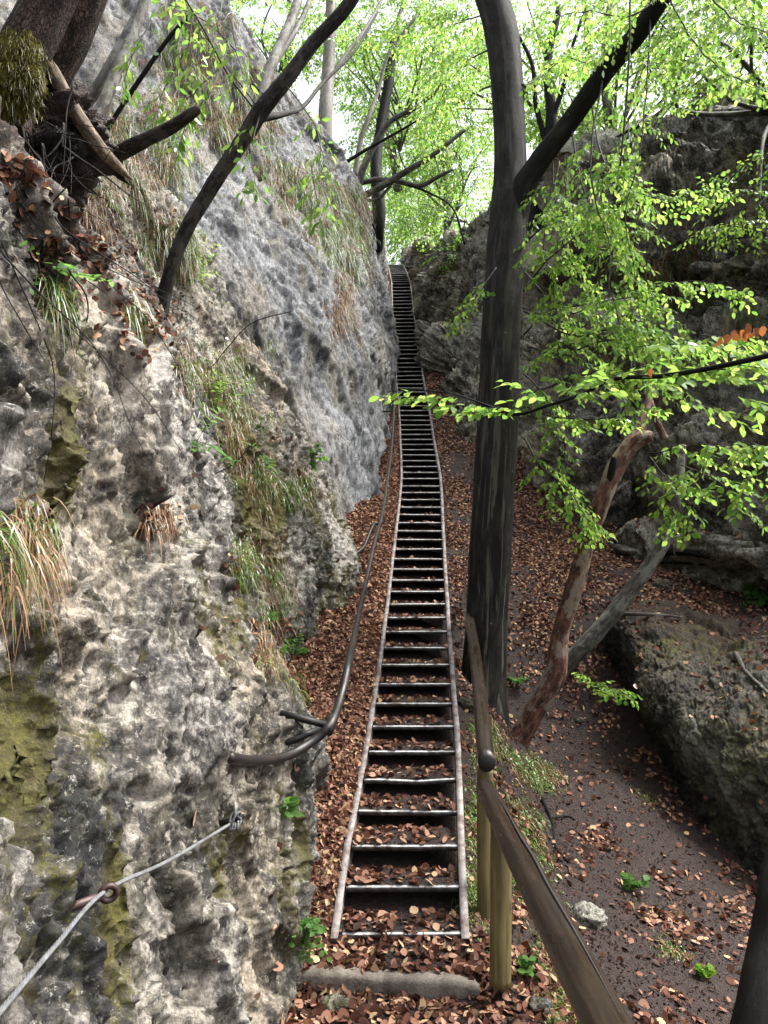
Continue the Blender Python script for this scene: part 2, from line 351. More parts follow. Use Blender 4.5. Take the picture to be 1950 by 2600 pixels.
M_rail = wood_mat('weathered rail wood', (.008, .0052, .0035), (.020, .0128, .0085), (.042, .029, .020), .34)
M_post = wood_mat('olive post wood', (.05, .038, .014), (.125, .098, .036), (.20, .16, .07), .5)
M_endgrain = NT('end grain').fin((.018, .016, .014), None, .7)
def concrete():
    M = NT('old concrete'); c = M.co(); a = M.noise(c, 6, 6, .65); b = M.noise(c, 70, 4, .7)
    col = M.ramp(a, [(.35, (.07, .055, .045)), (.6, (.20, .175, .145))]); col = M.mix(.6, col, M.mix(1, col, M.ramp(b, [(.3, .5), (.7, 1.3)]), 'MULTIPLY'))
    return M.fin(col, M.bump(M.math('ADD', a, b), .7, .01), .85)
M_conc = concrete()
def moss_mat():
    M = NT('moss cushion'); c = M.co(); n = M.noise(c, 60, 6, .75)
    return M.fin(M.ramp(n, [(.3, (.015, .014, .004)), (.5, (.06, .055, .012)), (.75, (.17, .15, .03))]), M.bump(n, 1, .02), .95, .1)
M_moss = moss_mat()

# ------------------------------------------------------------------ the line of the stairs
TY = {0: (2369.6, 886, 1161, 3.88), 1: (2250.3, 884.4, 1159.3, 4.12), 2: (2147, 900.7, 1155, 4.37), 3: (2058.6, 917, 1154, 4.69), 4: (1977, 928, 1153, 5.0), 5: (1906.7, 941, 1151, 5.31), 6: (1842.7, 950, 1149.5, 5.62),
      7: (1785, 960, 1143, 5.97), 8: (1735, 967, 1140, 6.32), 9: (1686, 972, 1139.5, 6.66), 10: (1643, 976, 1137, 6.98), 11: (1602, 980, 1136, 7.3), 12: (1566.5, 984.5, 1133, 7.62), 13: (1532.5, 990, 1131, 7.95),
      14: (1500.7, 993, 1128.5, 8.24), 15: (1471.8, 997, 1127, 8.52), 16: (1444, 1000, 1125.5, 8.8), 17: (1418, 1002.5, 1124, 9.08), 18: (1393, 1005.5, 1123.6, 9.36), 19: (1369, 1007, 1123, 9.64), 20: (1347, 1009, 1122.4, 9.92),
      21: (1326, 1011, 1122, 10.2), 22: (1305.6, 1013.6, 1121.5, 10.48), 23: (1286.6, 1015.7, 1120.6, 10.76), 24: (1267.6, 1017.5, 1119.7, 11.04), 25: (1249.5, 1019, 1119, 11.32), 26: (1233, 1020.8, 1118, 11.6), 27: (1214, 1022, 1117, 11.88),
      28: (1198.5, 1021, 1115, 12.14), 31: (1154, 1019, 1108, 12.9), 33: (1127.5, 1018, 1103, 13.4), 35: (1102, 1017, 1098.5, 13.9), 37: (1078, 1016, 1095.7, 14.36), 39: (1054, 1015, 1091, 14.82), 41: (1029, 1012.5, 1089.5, 15.3), 44: (994.5, 1009, 1081, 16.0),
      48: (953, 1005, 1073.6, 16.9), 51: (921, 1005, 1070, 17.7), 54: (887, 1004, 1064.5, 18.5), 58: (847, 1001.6, 1058, 19.55), 62: (809, 997.6, 1053, 20.6), 66: (771.5, 996, 1048, 21.75), 71: (729, 995, 1043, 23.2), 72: (720.5, 994.5, 1042.5, 23.5),
      73: (714, 993.6, 1041, 23.9), 77: (694, 990, 1034, 25.5), 84: (671.7, 984, 1024, 28.3)}
ks = sorted(TY)
def tread_px(i): return [np.interp(i, ks, [TY[k][j] for k in ks]) for j in range(4)]
NT_ = 85
TL, TR = [], []
for i in range(NT_):
    y, l, r, Y = tread_px(i)
    c = P((l + r) / 2, y, Y); w = .60
    TL.append(c + (-w / 2, 0, 0)); TR.append(c + (w / 2, 0, 0))
TL, TR = np.array(TL), np.array(TR); TC = (TL + TR) / 2
def nos(y): return np.interp(y, TC[:, 1], TC[:, 2])
def xc(y): return np.interp(y, TC[:, 1], TC[:, 0])

# ------------------------------------------------------------------ ground
GP = []
for x in (-3, -1.2, -.3, .3): 
    for y in (-3, 0, 1.5, 3): GP.append((x, y, -1.76))
for y in (-3, 0, 1.5, 3): GP.append((.62, y, -1.78))
for y, z in ((3.55, -1.76), (3.76, -1.65), (3.88, -1.578)):
    for x in (-1.2, -.4, .1, .6): GP.append((x, y, z))
for i in list(range(2, 84, 4)) + [84]:
    x, y, z = TC[i]
    GP.append((x, y, z - .15)); GP.append((x - .5, y, z + (.08 if i < 12 else .04))); GP.append((x - 1.0, y, z + .1)); GP.append((x - 2.5, y, z))
    if i > 22: GP.append((x + .55, y, z - .05))
    elif i > 13: GP.append((x + .5, y, z - .22))
    else: GP.append((x + .48, y, z - .22))
def gp(*a): GP.append(tuple(P(*a)))
for x, y, z in ((.9, 0, -2.0), (1.6, 0, -2.5), (3, 0, -3.0), (.9, 2, -1.97), (1.6, 2, -2.4), (2.6, 2, -2.8), (1.15, 4.5, -1.85), (1.0, 5.5, -1.5)): GP.append((x, y, z))
for a in ((1700, 2500, 4.3), (1500, 2200, 5.4), (1310, 1890, 7.3), (1250, 1835, 7.4), (1400, 2080, 6.1), (1560, 2000, 6.5), (1640, 1890, 7.6), (1800, 2090, 6.6), (1950, 2280, 5.6), (1900, 2500, 4.4),
          (1400, 1400, 10), (1300, 1300, 11.5), (1200, 1150, 13), (1130, 1000, 15.5), (1100, 850, 18.5), (1075, 700, 23.5), (1500, 1340, 11), (1700, 1425, 10.3), (1900, 1480, 10), (1450, 1600, 8.3), (1350, 1720, 8),
          (1600, 1545, 8.8), (1750, 1550, 8.7), (1900, 1580, 8.5), (2200, 1600, 8.5)): gp(*a)
for x, y, z in ((3, 15, 4), (6, 14, 4), (9, 12, 2), (9, 6, -1), (9, 0, -3), (4, 25, 11), (10, 25, 9), (-4, 20, 8), (-4, 30, 13), (.5, 32, 14.2), (.5, 45, 15.5), (8, 45, 15), (-8, 45, 16), (0, 70, 17), (20, 30, 10), (-15, 20, 8), (-15, 0, -1.7), (20, 0, -3)): GP.append((x, y, z))
GP = np.array(GP, float)
def tps_fit(pts, lam=.002):
    n = len(pts); s = .1; X = pts[:, :2] * s
    r2 = ((X[:, None] - X[None]) ** 2).sum(-1); K = .5 * r2 * np.log(r2 + 1e-12) + lam * np.eye(n)
    A = np.c_[np.ones(n), X]; M = np.block([[K, A], [A.T, np.zeros((3, 3))]])
    return np.linalg.solve(M, np.r_[pts[:, 2], 0, 0, 0]), X
_gw, _gX = tps_fit(GP)
def gz(x, y):
    q = np.c_[x, y] * .1; out = np.empty(len(q))
    for a in range(0, len(q), 20000):
        b = q[a:a + 20000]; r2 = ((b[:, None] - _gX[None]) ** 2).sum(-1)
        out[a:a + 20000] = (.5 * r2 * np.log(r2 + 1e-12)) @ _gw[:-3] + _gw[-3] + b @ _gw[-2:]
    return out
def ground_z(x, y):
    x, y = np.asarray(x, float), np.asarray(y, float)
    z = gz(x, y); q = np.c_[x, y, z]
    z = z + .07 * fbm(q * .9, 3) + .035 * fbm(q * 3.1, 3) + .012 * ridged(q * 9, 3)
    z = np.where((x > -.5) & (x < .5) & (y < 3.68) & (y > 2.8), np.minimum(z, -1.745 + .02 * fbm(q * 4, 2)), z)
    strip = np.abs(x - xc(y)) < .34
    z = np.where(strip & (y > 3.99), np.minimum(z, nos(y) - .13), z)
    return z
gu = np.linspace(-1, 1, 330); gx = .35 + 3.2 * gu + 26 * np.sign(gu) * np.maximum(np.abs(gu) - .55, 0) ** 2.2 * 6
gv = np.linspace(0, 1, 560); gy = -2 + 13 * gv + 90 * gv ** 4
GX, GY = np.meshgrid(gx, gy)
GZ = ground_z(GX.ravel(), GY.ravel()).reshape(GX.shape)
GV = np.stack([GX, GY, GZ], -1)
def grid_q(nr, nc):
    i = np.arange(nr - 1)[:, None] * nc; j = np.arange(nc - 1)[None]
    return np.stack([i + j, i + j + 1, i + nc + j + 1, i + nc + j], -1).reshape(-1, 4)
ground = tag(mesh('ground', GV.reshape(-1, 3), grid_q(*GX.shape), M_soil), kind='structure')

# ------------------------------------------------------------------ rock faces
def patch(name, ctrl, nr, nc, mat, disp, moss=None, soil=None, flip=False, mossamt=.25):
    """ctrl: rows (bottom to top) of columns of world points -> one detailed rock surface"""
    C = np.array(ctrl, float); R_, K_ = C.shape[:2]
    A = np.stack([cat_rom(C[:, k], nr) for k in range(K_)], 1)
    B = np.stack([cat_rom(A[r], nc) for r in range(nr)], 0)
    # even out the spacing along both directions
    du = np.gradient(B, axis=0); dv = np.gradient(B, axis=1); N = unit(np.cross(dv, du))
    if flip: N = -N
    p = B.reshape(-1, 3); n = N.reshape(-1, 3)
    d, fine = disp(p); d = d.reshape(nr, nc)
    e = np.pad(d, 1, 'edge'); e = (e[:-2] + 2 * e[1:-1] + e[2:]) / 4; d = (e[:, :-2] + 2 * e[:, 1:-1] + e[:, 2:]) / 4   # weather the sharpest edges
    d = d + fine.reshape(nr, nc)
    V = p + n * d.reshape(-1, 1)
    G = V.reshape(B.shape); N2 = unit(np.cross(np.gradient(G, axis=1), np.gradient(G, axis=0))); N2 = (-N2 if flip else N2)
    n2 = N2.reshape(-1, 3)
    up = n2[:, 2]
    ms = mossamt * np.clip(up + .45, 0, 1) + .55 * np.clip(fbm(V * (1.4, 1.4, .7) + 31, 4) - .05, 0, 1) * 1.3
    sl = np.clip(up - .62, 0, 1) * 2.2 + 0 * up
    for (c, rx, rz, a) in (moss or []):
        e = (V - c) / (rx, rx, rz); ms = ms + a * np.exp(-(e ** 2).sum(1) * .8) * (.75 + .5 * fbm(V * 4 + 3, 2))
    for (c, rx, rz, a) in (soil or []):
        e = (V - c) / (rx, rx, rz); sl = sl + a * np.exp(-(e ** 2).sum(1) * 1.2)
    V = V + n2 * (np.clip(ms - .45, 0, .5) * .03)[:, None] * (1 + fbm(V * 25, 2))[:, None]
    Q = grid_q(nr, nc)
    if flip: Q = Q[:, ::-1]
    o = mesh(name, V, Q, mat, None, True, {'moss': ms, 'soil': sl, 'cell': disp.cell})
    tag(o, kind='structure')
    return o, V.reshape(B.shape), N2
def disp_block(seed, big=.18, blk=.10, rid=.03, fin=.02, st=(1, 1, .5), fr=1.0, terr=0):
    def f(p):
        q = p + seed * 3.37; T = 0
        if terr:                                    # natural ledges, only away from the stairs
            h = q[:, 2] * .62 + q[:, 0] * .10 + .55 * fbm(q * .55, 3); fr_ = h - np.floor(h)
            T = terr * np.where(fr_ < .78, fr_ / .78, (1 - fr_) / .22) * (.5 + np.clip(.6 + fbm(q * .4 + 7, 2), 0, 1.2)) * np.clip((p[:, 0] - 2.2) / 1.5, 0, 1)
        w = q + .16 * np.c_[fbm(q * 1.7, 3), fbm(q * 1.7 + 5, 3), fbm(q * 1.7 + 11, 3)] + .02 * np.c_[fbm(q * 9, 2), fbm(q * 9 + 5, 2), fbm(q * 9 + 11, 2)]
        s_ = np.array(st); D = 0; Fd = 0; cell = 0
        for sc, am in ((1.5, 1.0), (4.1, .46), (10.5, .28), (24, .12)):
            f1, f2, cid, pl = worley(w * s_ * sc * fr); e = np.clip((f2 - f1) * 9, 0, 1)
            dd = am * ((cid - .5) * .75 + 1.25 * np.clip(pl, -.25, .25) + .22 * (e - 1)); cell = cell + am * cid   # broken blocks: each face leans its own way
            if sc < 5: D = D + dd
            else: Fd = Fd + dd
        f.cell = np.clip(cell / 1.79, 0, 1)
        return T + big * fbm(q * .7 * fr, 3) + blk * D + rid * ridged(w * s_ * 2.2 * fr, 5, .55), blk * Fd + fin * fbm(q * 11, 5, .65) + fin * .6 * fbm(q * np.array(st) ** .5 * 34, 3, .7)
    return f
# left rock wall beside the path: x at (distance, height)
ZL = [-2.4, -1.5, -.8, 0, .8, 1.6, 2.4, 3.4, 4.6]
XW = {-1.2: [-.85, -.9, -.98, -1.08, -1.2, -1.35, -2.2, -3.2, -3.9],
      0.2: [-.72, -.76, -.88, -1.0, -1.13, -1.3, -2.1, -3.2, -3.9],
      1.2: [-.58, -.66, -.80, -.95, -1.1, -1.3, -2.1, -3.2, -3.9],
      2.0: [-.54, -.62, -.78, -.93, -1.1, -1.3, -2.15, -3.2, -3.9],
      2.8: [-.47, -.52, -.66, -.85, -1.05, -1.32, -2.2, -3.2, -3.9],
      3.5: [-.38, -.45, -.60, -.80, -1.02, -1.35, -2.2, -3.1, -3.8],
      4.4: [-.28, -.32, -.46, -.80, -1.02, -1.35, -2.1, -2.9, -3.6],
      5.0: [-.50, -.54, -.66, -.95, -1.15, -1.42, -1.95, -2.7, -3.3],
      5.9: [-.80, -.80, -.92, -1.12, -1.28, -1.5, -1.85, -2.35, -2.9],
      7.0: [-.60, -.60, -.65, -.72, -.80, -1.08, -1.55, -2.05, -2.5],
      8.2: [-.34, -.34, -.36, -.42, -.43, -.70, -1.14, -1.8, -2.3],
      8.9: [-.8, -.8, -.85, -.9, -.9, -1.1, -1.5, -2.1, -2.7],
      9.6: [-2, -2, -2, -2, -2, -2.1, -2.4, -3, -3.6]}
ys_ = sorted(XW)
ctrlA = [[(XW[y][k], y, z) for y in ys_] for k, z in enumerate(ZL)]
ctrlA.append([(XW[y][-1] - 1.5, y + .3, ZL[-1] + .5) for y in ys_])
def near_pt(px, py):                                # a point on the smooth left wall, found along the line of sight
    best = None
    for Y in np.linspace(.9, 9, 400):
        p = P(px, py, Y)
        col = [np.interp(p[2], ZL, XW[y]) for y in ys_]
        if p[0] <= np.interp(Y, ys_, col): return p
    return P(px, py, 8.5)
moss_px = [(1300, 1150, .18, .3, .9), (160, 1130, .15, .2, 0), (175, 1110, .16, .22, .9), (130, 1230, .10, .16, .7), (170, 1270, .07, .15, .8), (540, 1540, .14, .3, .9), (620, 1560, .10, .25, .8), (590, 1620, .10, .14, .7), (520, 1750, .06, .10, .9),
           (265, 1830, .10, .12, .8), (15, 1850, .12, .16, 1.0), (60, 1900, .08, .1, .7), (620, 2160, .07, .14, .9), (560, 2200, .06, .14, .8), (740, 2180, .08, .25, .9), (715, 2280, .07, .2, .7), (300, 2230, .05, .10, .8), (290, 2450, .06, .22, .9), (305, 2370, .05, .12, .7),
           (640, 1290, .2, .3, .9), (780, 1280, .2, .4, .8), (700, 1340, .2, .35, .7), (840, 1500, .25, .3, .85), (800, 1600, .3, .2, .8), (850, 1300, .15, .3, .7), (640, 1180, .3, .4, .8), (600, 1060, .25, .3, .6), (560, 930, .3, .3, .5), (620, 1935, .08, .12, .5), (520, 1130, .2, .2, .6), (480, 1000, .2, .25, .5), (110, 2080, .06, .2, .5), (20, 2010, .04, .12, .7), (690, 2060, .05, .12, .5), (400, 1600, .08, .14, .5), (280, 1480, .1, .14, .5)]
mossA = [(near_pt(a, b), c * 1.25, d * 1.25, e) for a, b, c, d, e in moss_px]
soil_px = [(40, 440, .5, .2, 1.0), (180, 450, .5, .3, 1.0), (60, 330, .6, .4, 1.), (250, 520, .3, .2, .8), (330, 640, .5, .3, 1.0), (400, 780, .4, .35, .9), (60, 760, .18, .15, .6), (30, 900, .12, .15, .6), (440, 940, .3, .3, .6), (400, 1300, .10, .22, .8), (520, 900, .3, .2, .5), (640, 1420, .25, .25, .7), (700, 1600, .3, .3, .7), (640, 1500, .15, .3, .6), (120, 640, .2, .2, .6), (60, 1500, .12, .3, .7)]
soilA = [(near_pt(a, b), c, d, e) for a, b, c, d, e in soil_px]
cliff_near, VA, NA = patch('cliff', ctrlA, 620, 760, M_rock_near, disp_block(1.0, .15, .155, .03, .036, (1, 1, .45), 1.25), mossA, soilA, flip=True, mossamt=.20)

# tall smooth slab behind it, running on beside the stairs: (x, y) per height
ZB = [-1.5, 1.5, 4, 6, 8, 10, 11.2]
XB = [[(-6, 6.8), (-6, 7.3), (-6, 7.8), (-6.2, 8.6), (-6.5, 9.6), (-6.8, 10.8), (-7.2, 11.6)],
      [(-2.6, 8.4), (-2.6, 8.8), (-2.7, 9.2), (-2.9, 10.2), (-3.1, 11.3), (-3.4, 12.4), (-3.8, 13.2)],
      [(-1.2, 9.0), (-1.25, 9.4), (-1.55, 10.1), (-1.9, 11.2), (-2.3, 12.6), (-2.7, 13.9), (-3.0, 14.8)],
      [(-.4, 10.0), (-.55, 10.3), (-.75, 11.2), (-1.0, 12.4), (-1.3, 13.9), (-1.6, 15.4), (-2.0, 16.5)],
      [(.05, 11.0), (-.12, 11.4), (-.12, 12.4), (-.3, 13.8), (-.5, 15.3), (-.75, 17.1), (-1.2, 18.3)],
      [(.10, 13.0), (.06, 13.2), (.07, 14.0), (.04, 15.4), (-.1, 17.0), (-.3, 19.0), (-.6, 20.2)],
      [(.05, 17.0), (.05, 17.2), (.10, 17.4), (.08, 18.2), (.06, 19.8), (-.08, 21.4), (-.3, 22.6)],
      [(.05, 23.0), (.05, 23.0), (.05, 23.0), (.06, 23.2), (.08, 23.6), (.08, 24.2), (-.02, 25.0)],
      [(-.3, 30), (-.3, 30), (-.3, 30), (-.3, 30), (-.3, 30), (-.3, 30), (-.4, 30)]]
topB = [13.2, 12.8, 12.5, 12.2, 11.9, 11.8, 12.0, 12.8, 14.3]
ctrlB = []
for k, z in enumerate(ZB):
    ctrlB.append([(XB[c][k][0], XB[c][k][1], z if k < 5 else (ZB[4] + (topB[c] - 8) * (.6 if k == 5 else 1))) for c in range(len(XB))])
ctrlB.append([(XB[c][-1][0] - 1.2, XB[c][-1][1] + 1.6, topB[c] + .7) for c in range(len(XB))])
ctrlB.append([(XB[c][-1][0] - 5, XB[c][-1][1] + 5, topB[c] + 2.5) for c in range(len(XB))])
mossB = [(P(a, b, c), d, e, f) for a, b, c, d, e, f in ((900, 800, 15.5, .25, .6, .9), (870, 730, 15.5, .2, .6, .8), (770, 520, 14.6, .25, .4, .8), (660, 340, 14, .3, .3, .7), (840, 560, 17, .3, .8, .6), (900, 640, 19, .3, .8, .6), (960, 1150, 12, .2, .6, .5), (700, 1000, 10, .3, .4, .6))]
soilB = [(P(a, b, c), d, e, f) for a, b, c, d, e, f in ((900, 500, 19, 1, .5, 1.), (940, 560, 20.5, .8, .5, 1.), (800, 400, 17, .8, .5, .9), (640, 230, 14.5, .8, .5, .5), (300, 500, 9.5, 1, .6, .8), (350, 350, 10, .8, .5, .6))]
cliff_slab, VB, NB = patch('cliff', ctrlB, 430, 520, M_rock_slab, disp_block(4.0, .45, .22, .05, .06, (1, 1, .28), .55), mossB, soilB, flip=True, mossamt=.1)

# right rock wall, from beside the upper stairs round to the right edge
CB = [((1034, 668, 31), (1036, 650, 33)), ((1060, 735, 24.5), (1055, 640, 27)), ((1098, 900, 18), (1110, 618, 22.5)), ((1130, 1060, 15), (1175, 592, 20)), ((1190, 1150, 13.7), (1262, 560, 18.5)), ((1330, 1200, 13), (1400, 520, 17)),
      ((1480, 1310, 11.5), (1550, 400, 14.8)), ((1620, 1330, 11.2), (1680, 355, 13.8)), ((1750, 1385, 10.6), (1800, 325, 13.2)), ((1900, 1450, 9.8), (1930, 290, 12.3)), ((2150, 1520, 9), (2150, 230, 10.6)), ((2500, 1600, 7), (2500, 200, 8))]
ctrlC = [[], [], [], [], [], [], [], []]
for b, t in CB:
    b = P(*b); t = P(*t); out = unit(np.array((b[0] - t[0], b[1] - t[1], 0)))
    ctrlC[0].append(b - (0, 0, 1.5) + out * .1); ctrlC[1].append(b)
    for j, (f, o) in enumerate(((.22, .15), (.45, -.1), (.62, .3), (.82, .05))): ctrlC[2 + j].append(b + (t - b) * f + out * o)
    ctrlC[6].append(t); ctrlC[7].append(t - out * 3 + (0, 0, .6))
mossC = [(P(a, b, c), d, e, f) for a, b, c, d, e, f in ((1080, 700, 24, .4, 1.2, .9), (1130, 850, 18, .5, 1.2, .8), (1170, 700, 19, .8, 1.5, .8), (1850, 420, 12, .6, .4, .8), (1300, 1150, 13, .5, .5, .4), (1450, 900, 13, .8, .6, .3), (1500, 1100, 12, .6, .5, .4))]
soilC = [(P(a, b, c), d, e, f) for a, b, c, d, e, f in ((1500, 700, 14, 1.4, .35, 1.0), (1700, 620, 13, 1.3, .25, 1.), (1300, 900, 14.5, 1., .4, .9), (1250, 1000, 14, .7, .6, .9), (1600, 950, 12.2, 1, .25, .8), (1800, 830, 11.6, .8, .25, .8), (1850, 560, 12, .8, .2, .8), (1250, 600, 18, 1., .4, .9))]
cliff_right, VC, NC_ = patch('cliff', ctrlC, 420, 560, M_rock_right, disp_block(9.0, .6, .5, .12, .08, (.8, .8, .9), .6, .95), mossC, soilC, flip=False, mossamt=.25)

# boulder at the right
BD = [[(1560, 2150, 8.6), (1640, 2250, 8), (1700, 2350, 7.4), (1780, 2450, 6.8), (1880, 2600, 6.2), (2000, 2750, 5.6), (2250, 2900, 5)],
      [(1585, 1905, 8.3), (1640, 1915, 7.6), (1700, 2000, 7.1), (1780, 2100, 6.6), (1880, 2220, 6.1), (2000, 2350, 5.6), (2250, 2500, 5)],
      [(1565, 1790, 8.3), (1612, 1790, 7.35), (1690, 1850, 6.8), (1800, 1930, 6.3), (1900, 2000, 5.9), (2050, 2100, 5.4), (2300, 2200, 4.9)],
      [(1540, 1660, 8.5), (1585, 1665, 7.6), (1690, 1690, 7.1), (1800, 1740, 6.8), (1900, 1790, 6.4), (2050, 1800, 6.0), (2300, 1850, 5.6)],
      [(1530, 1580, 8.8), (1560, 1572, 8.1), (1680, 1565, 7.9), (1800, 1600, 7.6), (1900, 1620, 7.3), (2050, 1640, 6.9), (2300, 1650, 6.5)],
      [(1520, 1570, 9.5), (1560, 1560, 9.3), (1680, 1552, 9.3), (1800, 1570, 9.1), (1900, 1590, 8.9), (2050, 1600, 8.6), (2300, 1600, 8.2)]]
bd = [[P(*a) for a in r] for r in BD]
bo, VD, ND = patch('boulder', bd, 300, 330, M_boulder, disp_block(14.0, .22, .12, .03, .03, (.8, .8, .45), .8), [(P(1720, 1640, 7.3), .4, .2, .35), (P(1850, 1900, 6.2), .4, .5, .25)], [(P(1700, 1560, 8), 1.2, .15, .8), (P(1900, 1600, 7.4), 1, .15, .8)], flip=False, mossamt=.22)
del bo['kind']; tag(bo, 'big grey green mossy boulder rising from the hollow right of the path', 'boulder')
ROCKS = [cliff_near, cliff_slab, cliff_right, bo, ground]
bpy.context.view_layer.update()
def hit(px, py, objs=None):
    d = ray(px, py); best = None
    for o in (objs or ROCKS):
        ok, loc, nr, _ = o.ray_cast(Vector((0, 0, 0)), d)
        if ok and (best is None or loc.length < best[0].length):
            if nr.dot(d) > 0: nr = -nr
            best = (loc, nr)
    if best is None: return None
    return np.array(best[0]), np.array(best[1])

# ------------------------------------------------------------------ the stairs
st = thing('staircase', TC[1] - (0, 0, .15), 'long steep iron staircase of many narrow treads climbing the gully between the cliffs', 'staircase')
rng = np.random.RandomState(3)
for i in range(NT_):
    c = TC[i]; nx = TC[min(i + 1, NT_ - 1)]; pv = TC[max(i - 1, 0)]
    run = max((nx[1] - c[1]) if i < NT_ - 1 else (c[1] - pv[1]), .2)
    tilt = rng.normal(0, .004) + (.011 if i == 4 else 0)
    if i > 45: tilt -= .012
    if i > 78: tilt += .012
    ax = unit(np.array([(1, 0, -tilt if i > 20 else tilt), (0, 1, 0), (0, 0, 1)], float))
    m = MB(); n = 13                                 # plate with a folded front lip, slightly dented
    xs = np.linspace(-.3, .3, n); dent = .0025 * fbm(np.c_[xs * 6, np.full(n, i * 3.1), xs * 0], 2) - (.012 * np.exp(-((xs - .05) / .16) ** 2) if i == 4 else 0)
    prof = [(.012, -.030), (0, -.030), (0, -.006), (.009, .001), (run * .96, .002), (run * .96, -.004), (.010, -.006), (.012, -.030)]
    V = np.array([[c[0] + x, c[1] + yy, c[2] + zz + dt + x * ax[0][2]] for x, dt in zip(xs, dent) for yy, zz in prof])
    m.add(V, grid_q(n, len(prof)))
    t_ = m.build('tread', M_tread, st, False); t_.data.materials.append(M_edge)
    mi = np.zeros(len(t_.data.polygons), np.int32); mi[2::len(prof) - 1] = 1; t_.data.polygons.foreach_set('material_index', mi)
    if i <= 20:                                      # earth caught on the lower treads
        d = MB(); nx_, ny_ = 40, 14
        X, Yg = np.meshgrid(np.linspace(-.295, .295, nx_), np.linspace(.022, run * 1.0, ny_))
        H = .010 + .004 * (Yg / run) + .008 * fbm(np.c_[X.ravel() * 12 + i, Yg.ravel() * 12, 0 * X.ravel()], 3).reshape(X.shape)
        H[0] = -.004; H[:, 0] = -.004; H[:, -1] = -.004
        d.add(np.stack([c[0] + X, c[1] + Yg, c[2] + H], -1).reshape(-1, 3), grid_q(ny_, nx_)); d.build('soil_layer', M_treadtop, t_)
for sgn, pts in ((-1, TL), (1, TR)):
    m = MB(); k = NT_
    p = pts[1:].copy(); p[:, 0] += sgn * .022
    first = p[0] + (p[0] - p[1]) * 1.0 - (0, .02, .03); p = np.vstack([first, p])
    d = np.gradient(p, axis=0); nrm = np.c_[0 * d[:, 0], -d[:, 2], d[:, 1]]; nrm = unit(nrm)
    wob = .004 * np.c_[fbm(p * 1.3, 2), 0 * p[:, 0], fbm(p * 1.3 + 4, 2)]
    V = []
    for q, n_, w_ in zip(p, nrm, wob):
        q = q + w_
        for sx, h in ((-.019, .020), (.019, .020), (.019, .014), (-.013 * sgn, .012), (-.013 * sgn, -.12), (.019, -.125), (.019, -.13), (-.019, -.13)):
            V.append(q + n_ * h + np.array((sx, 0, 0)))
    V = np.array(V); s8 = 8; L = len(p)
    i_ = np.arange(L - 1)[:, None] * s8; j = np.arange(s8)[None]; Q = np.stack([i_ + j, i_ + (j + 1) % s8, i_ + s8 + (j + 1) % s8, i_ + s8 + j], -1).reshape(-1, 4)
    m.add(V, np.vstack([Q, [(0, 1, 2, 3), (0, 3, 4, 7), (4, 5, 6, 7)]]))
    m.build('stringer', M_string, st, False)
# concrete step
m = MB(); n, kk = 70, 9
V = []
for x in np.linspace(-.40, .44, n):
    e = .018 * fbm([[x * 5, 1, 2]], 4)[0] + .035 * x * x; f = x
    h = -1.655 - .035 * f + .014 * fbm([[x * 7, 4, 2]], 4)[0] - .10 * max(0, x - .3) * 1.5 - .25 * max(0, -x - .34)
    for k_, (yy, zz) in enumerate(((3.665, -1.86), (3.66, h - .05), (3.655, h - .022), (3.664, h - .006), (3.68, h), (3.72, h + .004), (3.77, h - .002), (3.80, h - .02), (3.82, -1.86))):
        V.append((x, yy + e - .06 * f, zz + .006 * fbm([[x * 14, yy * 14, zz * 14]], 3)[0]))
m.add(V, grid_q(n, kk)); cs = m.build('concrete_step', M_conc); tag(cs, 'worn low concrete step at the foot of the iron stairs', 'step')

# ------------------------------------------------------------------ metal handrail on the rock side
pipe_px = [(578, 1923, 3.95), (640, 1932, 3.85), (720, 1922, 3.9), (790, 1885, 4.15), (840, 1838, 4.5), (868, 1760, 4.95), (890, 1660, 5.7), (918, 1530, 6.9), (950, 1385, 8.3), (970, 1310, 9.15), (984, 1220, 10.6), (996, 1120, 12.3), (1001, 1020, 14.2),
           (1003, 985, 15.0), (1001, 930, 16.4), (994, 830, 18.9), (991, 770, 20.6), (989, 730, 22)]
def clear(px, py, Y, off=.07):
    h = hit(px, py, [cliff_near]); return min(Y, h[0][1] - off) if h else Y
pipe_px = [(x, y, clear(x, y, Y, (.0 if x < 590 else .05))) for x, y, Y in pipe_px]
Yc = min(clear(780, 1838, 4.5, .05), clear(750, 1815, 4.5, .03), clear(755, 1880, 4.5, .03), clear(800, 1850, 4.5, .04))
pipe_px = [(x, y, min(Y, Yc + max(0, (1850 - y)) * .0035 + .0002 * max(0, 1760 - y) * (1760 - y) * .02) if y > 1650 else Y) for x, y, Y in pipe_px]
pr = thing('pipe_handrail', P(840, 1838, 4.5), 'thin brown metal pipe handrail with a curved lower end fixed to the left rock', 'handrail')
q = cat_rom(pipe_px, 60)
for k in range(len(q)):
    if 592 < q[k, 0] and q[k, 1] > 1600: q[k, 2] = clear(q[k, 0], q[k, 1], q[k, 2], .045)
for _ in range(6): q[1:-1, 2] = np.minimum(q[1:-1, 2], (q[:-2, 2] + q[2:, 2]) / 2 + .004)
q[0, 2] = clear(q[0, 0], q[0, 1], 9, -.05)
m = MB(); m.tube([P(*a) for a in q], .0235, 12, 160); m.build('pipe', M_pipe, pr)
def brk(pts, r=.016, smooth=False):
    m = MB(); m.tube(pts, r, 10, smooth=smooth); return m.build('bracket', M_iron, pr)
b0 = P(833, 1842, 4.46)
h1 = near_pt(716, 1812); h2 = near_pt(728, 1882)
b0 = P(833, 1842, pipe_px[4][2]); brk([P(712, 1811, clear(716, 1812, 4.6, 0)), b0], .019); brk([P(722, 1888, clear(728, 1886, 4.45, 0)), b0 * .85 + .15 * P(728, 1886, 4.4)], .019)
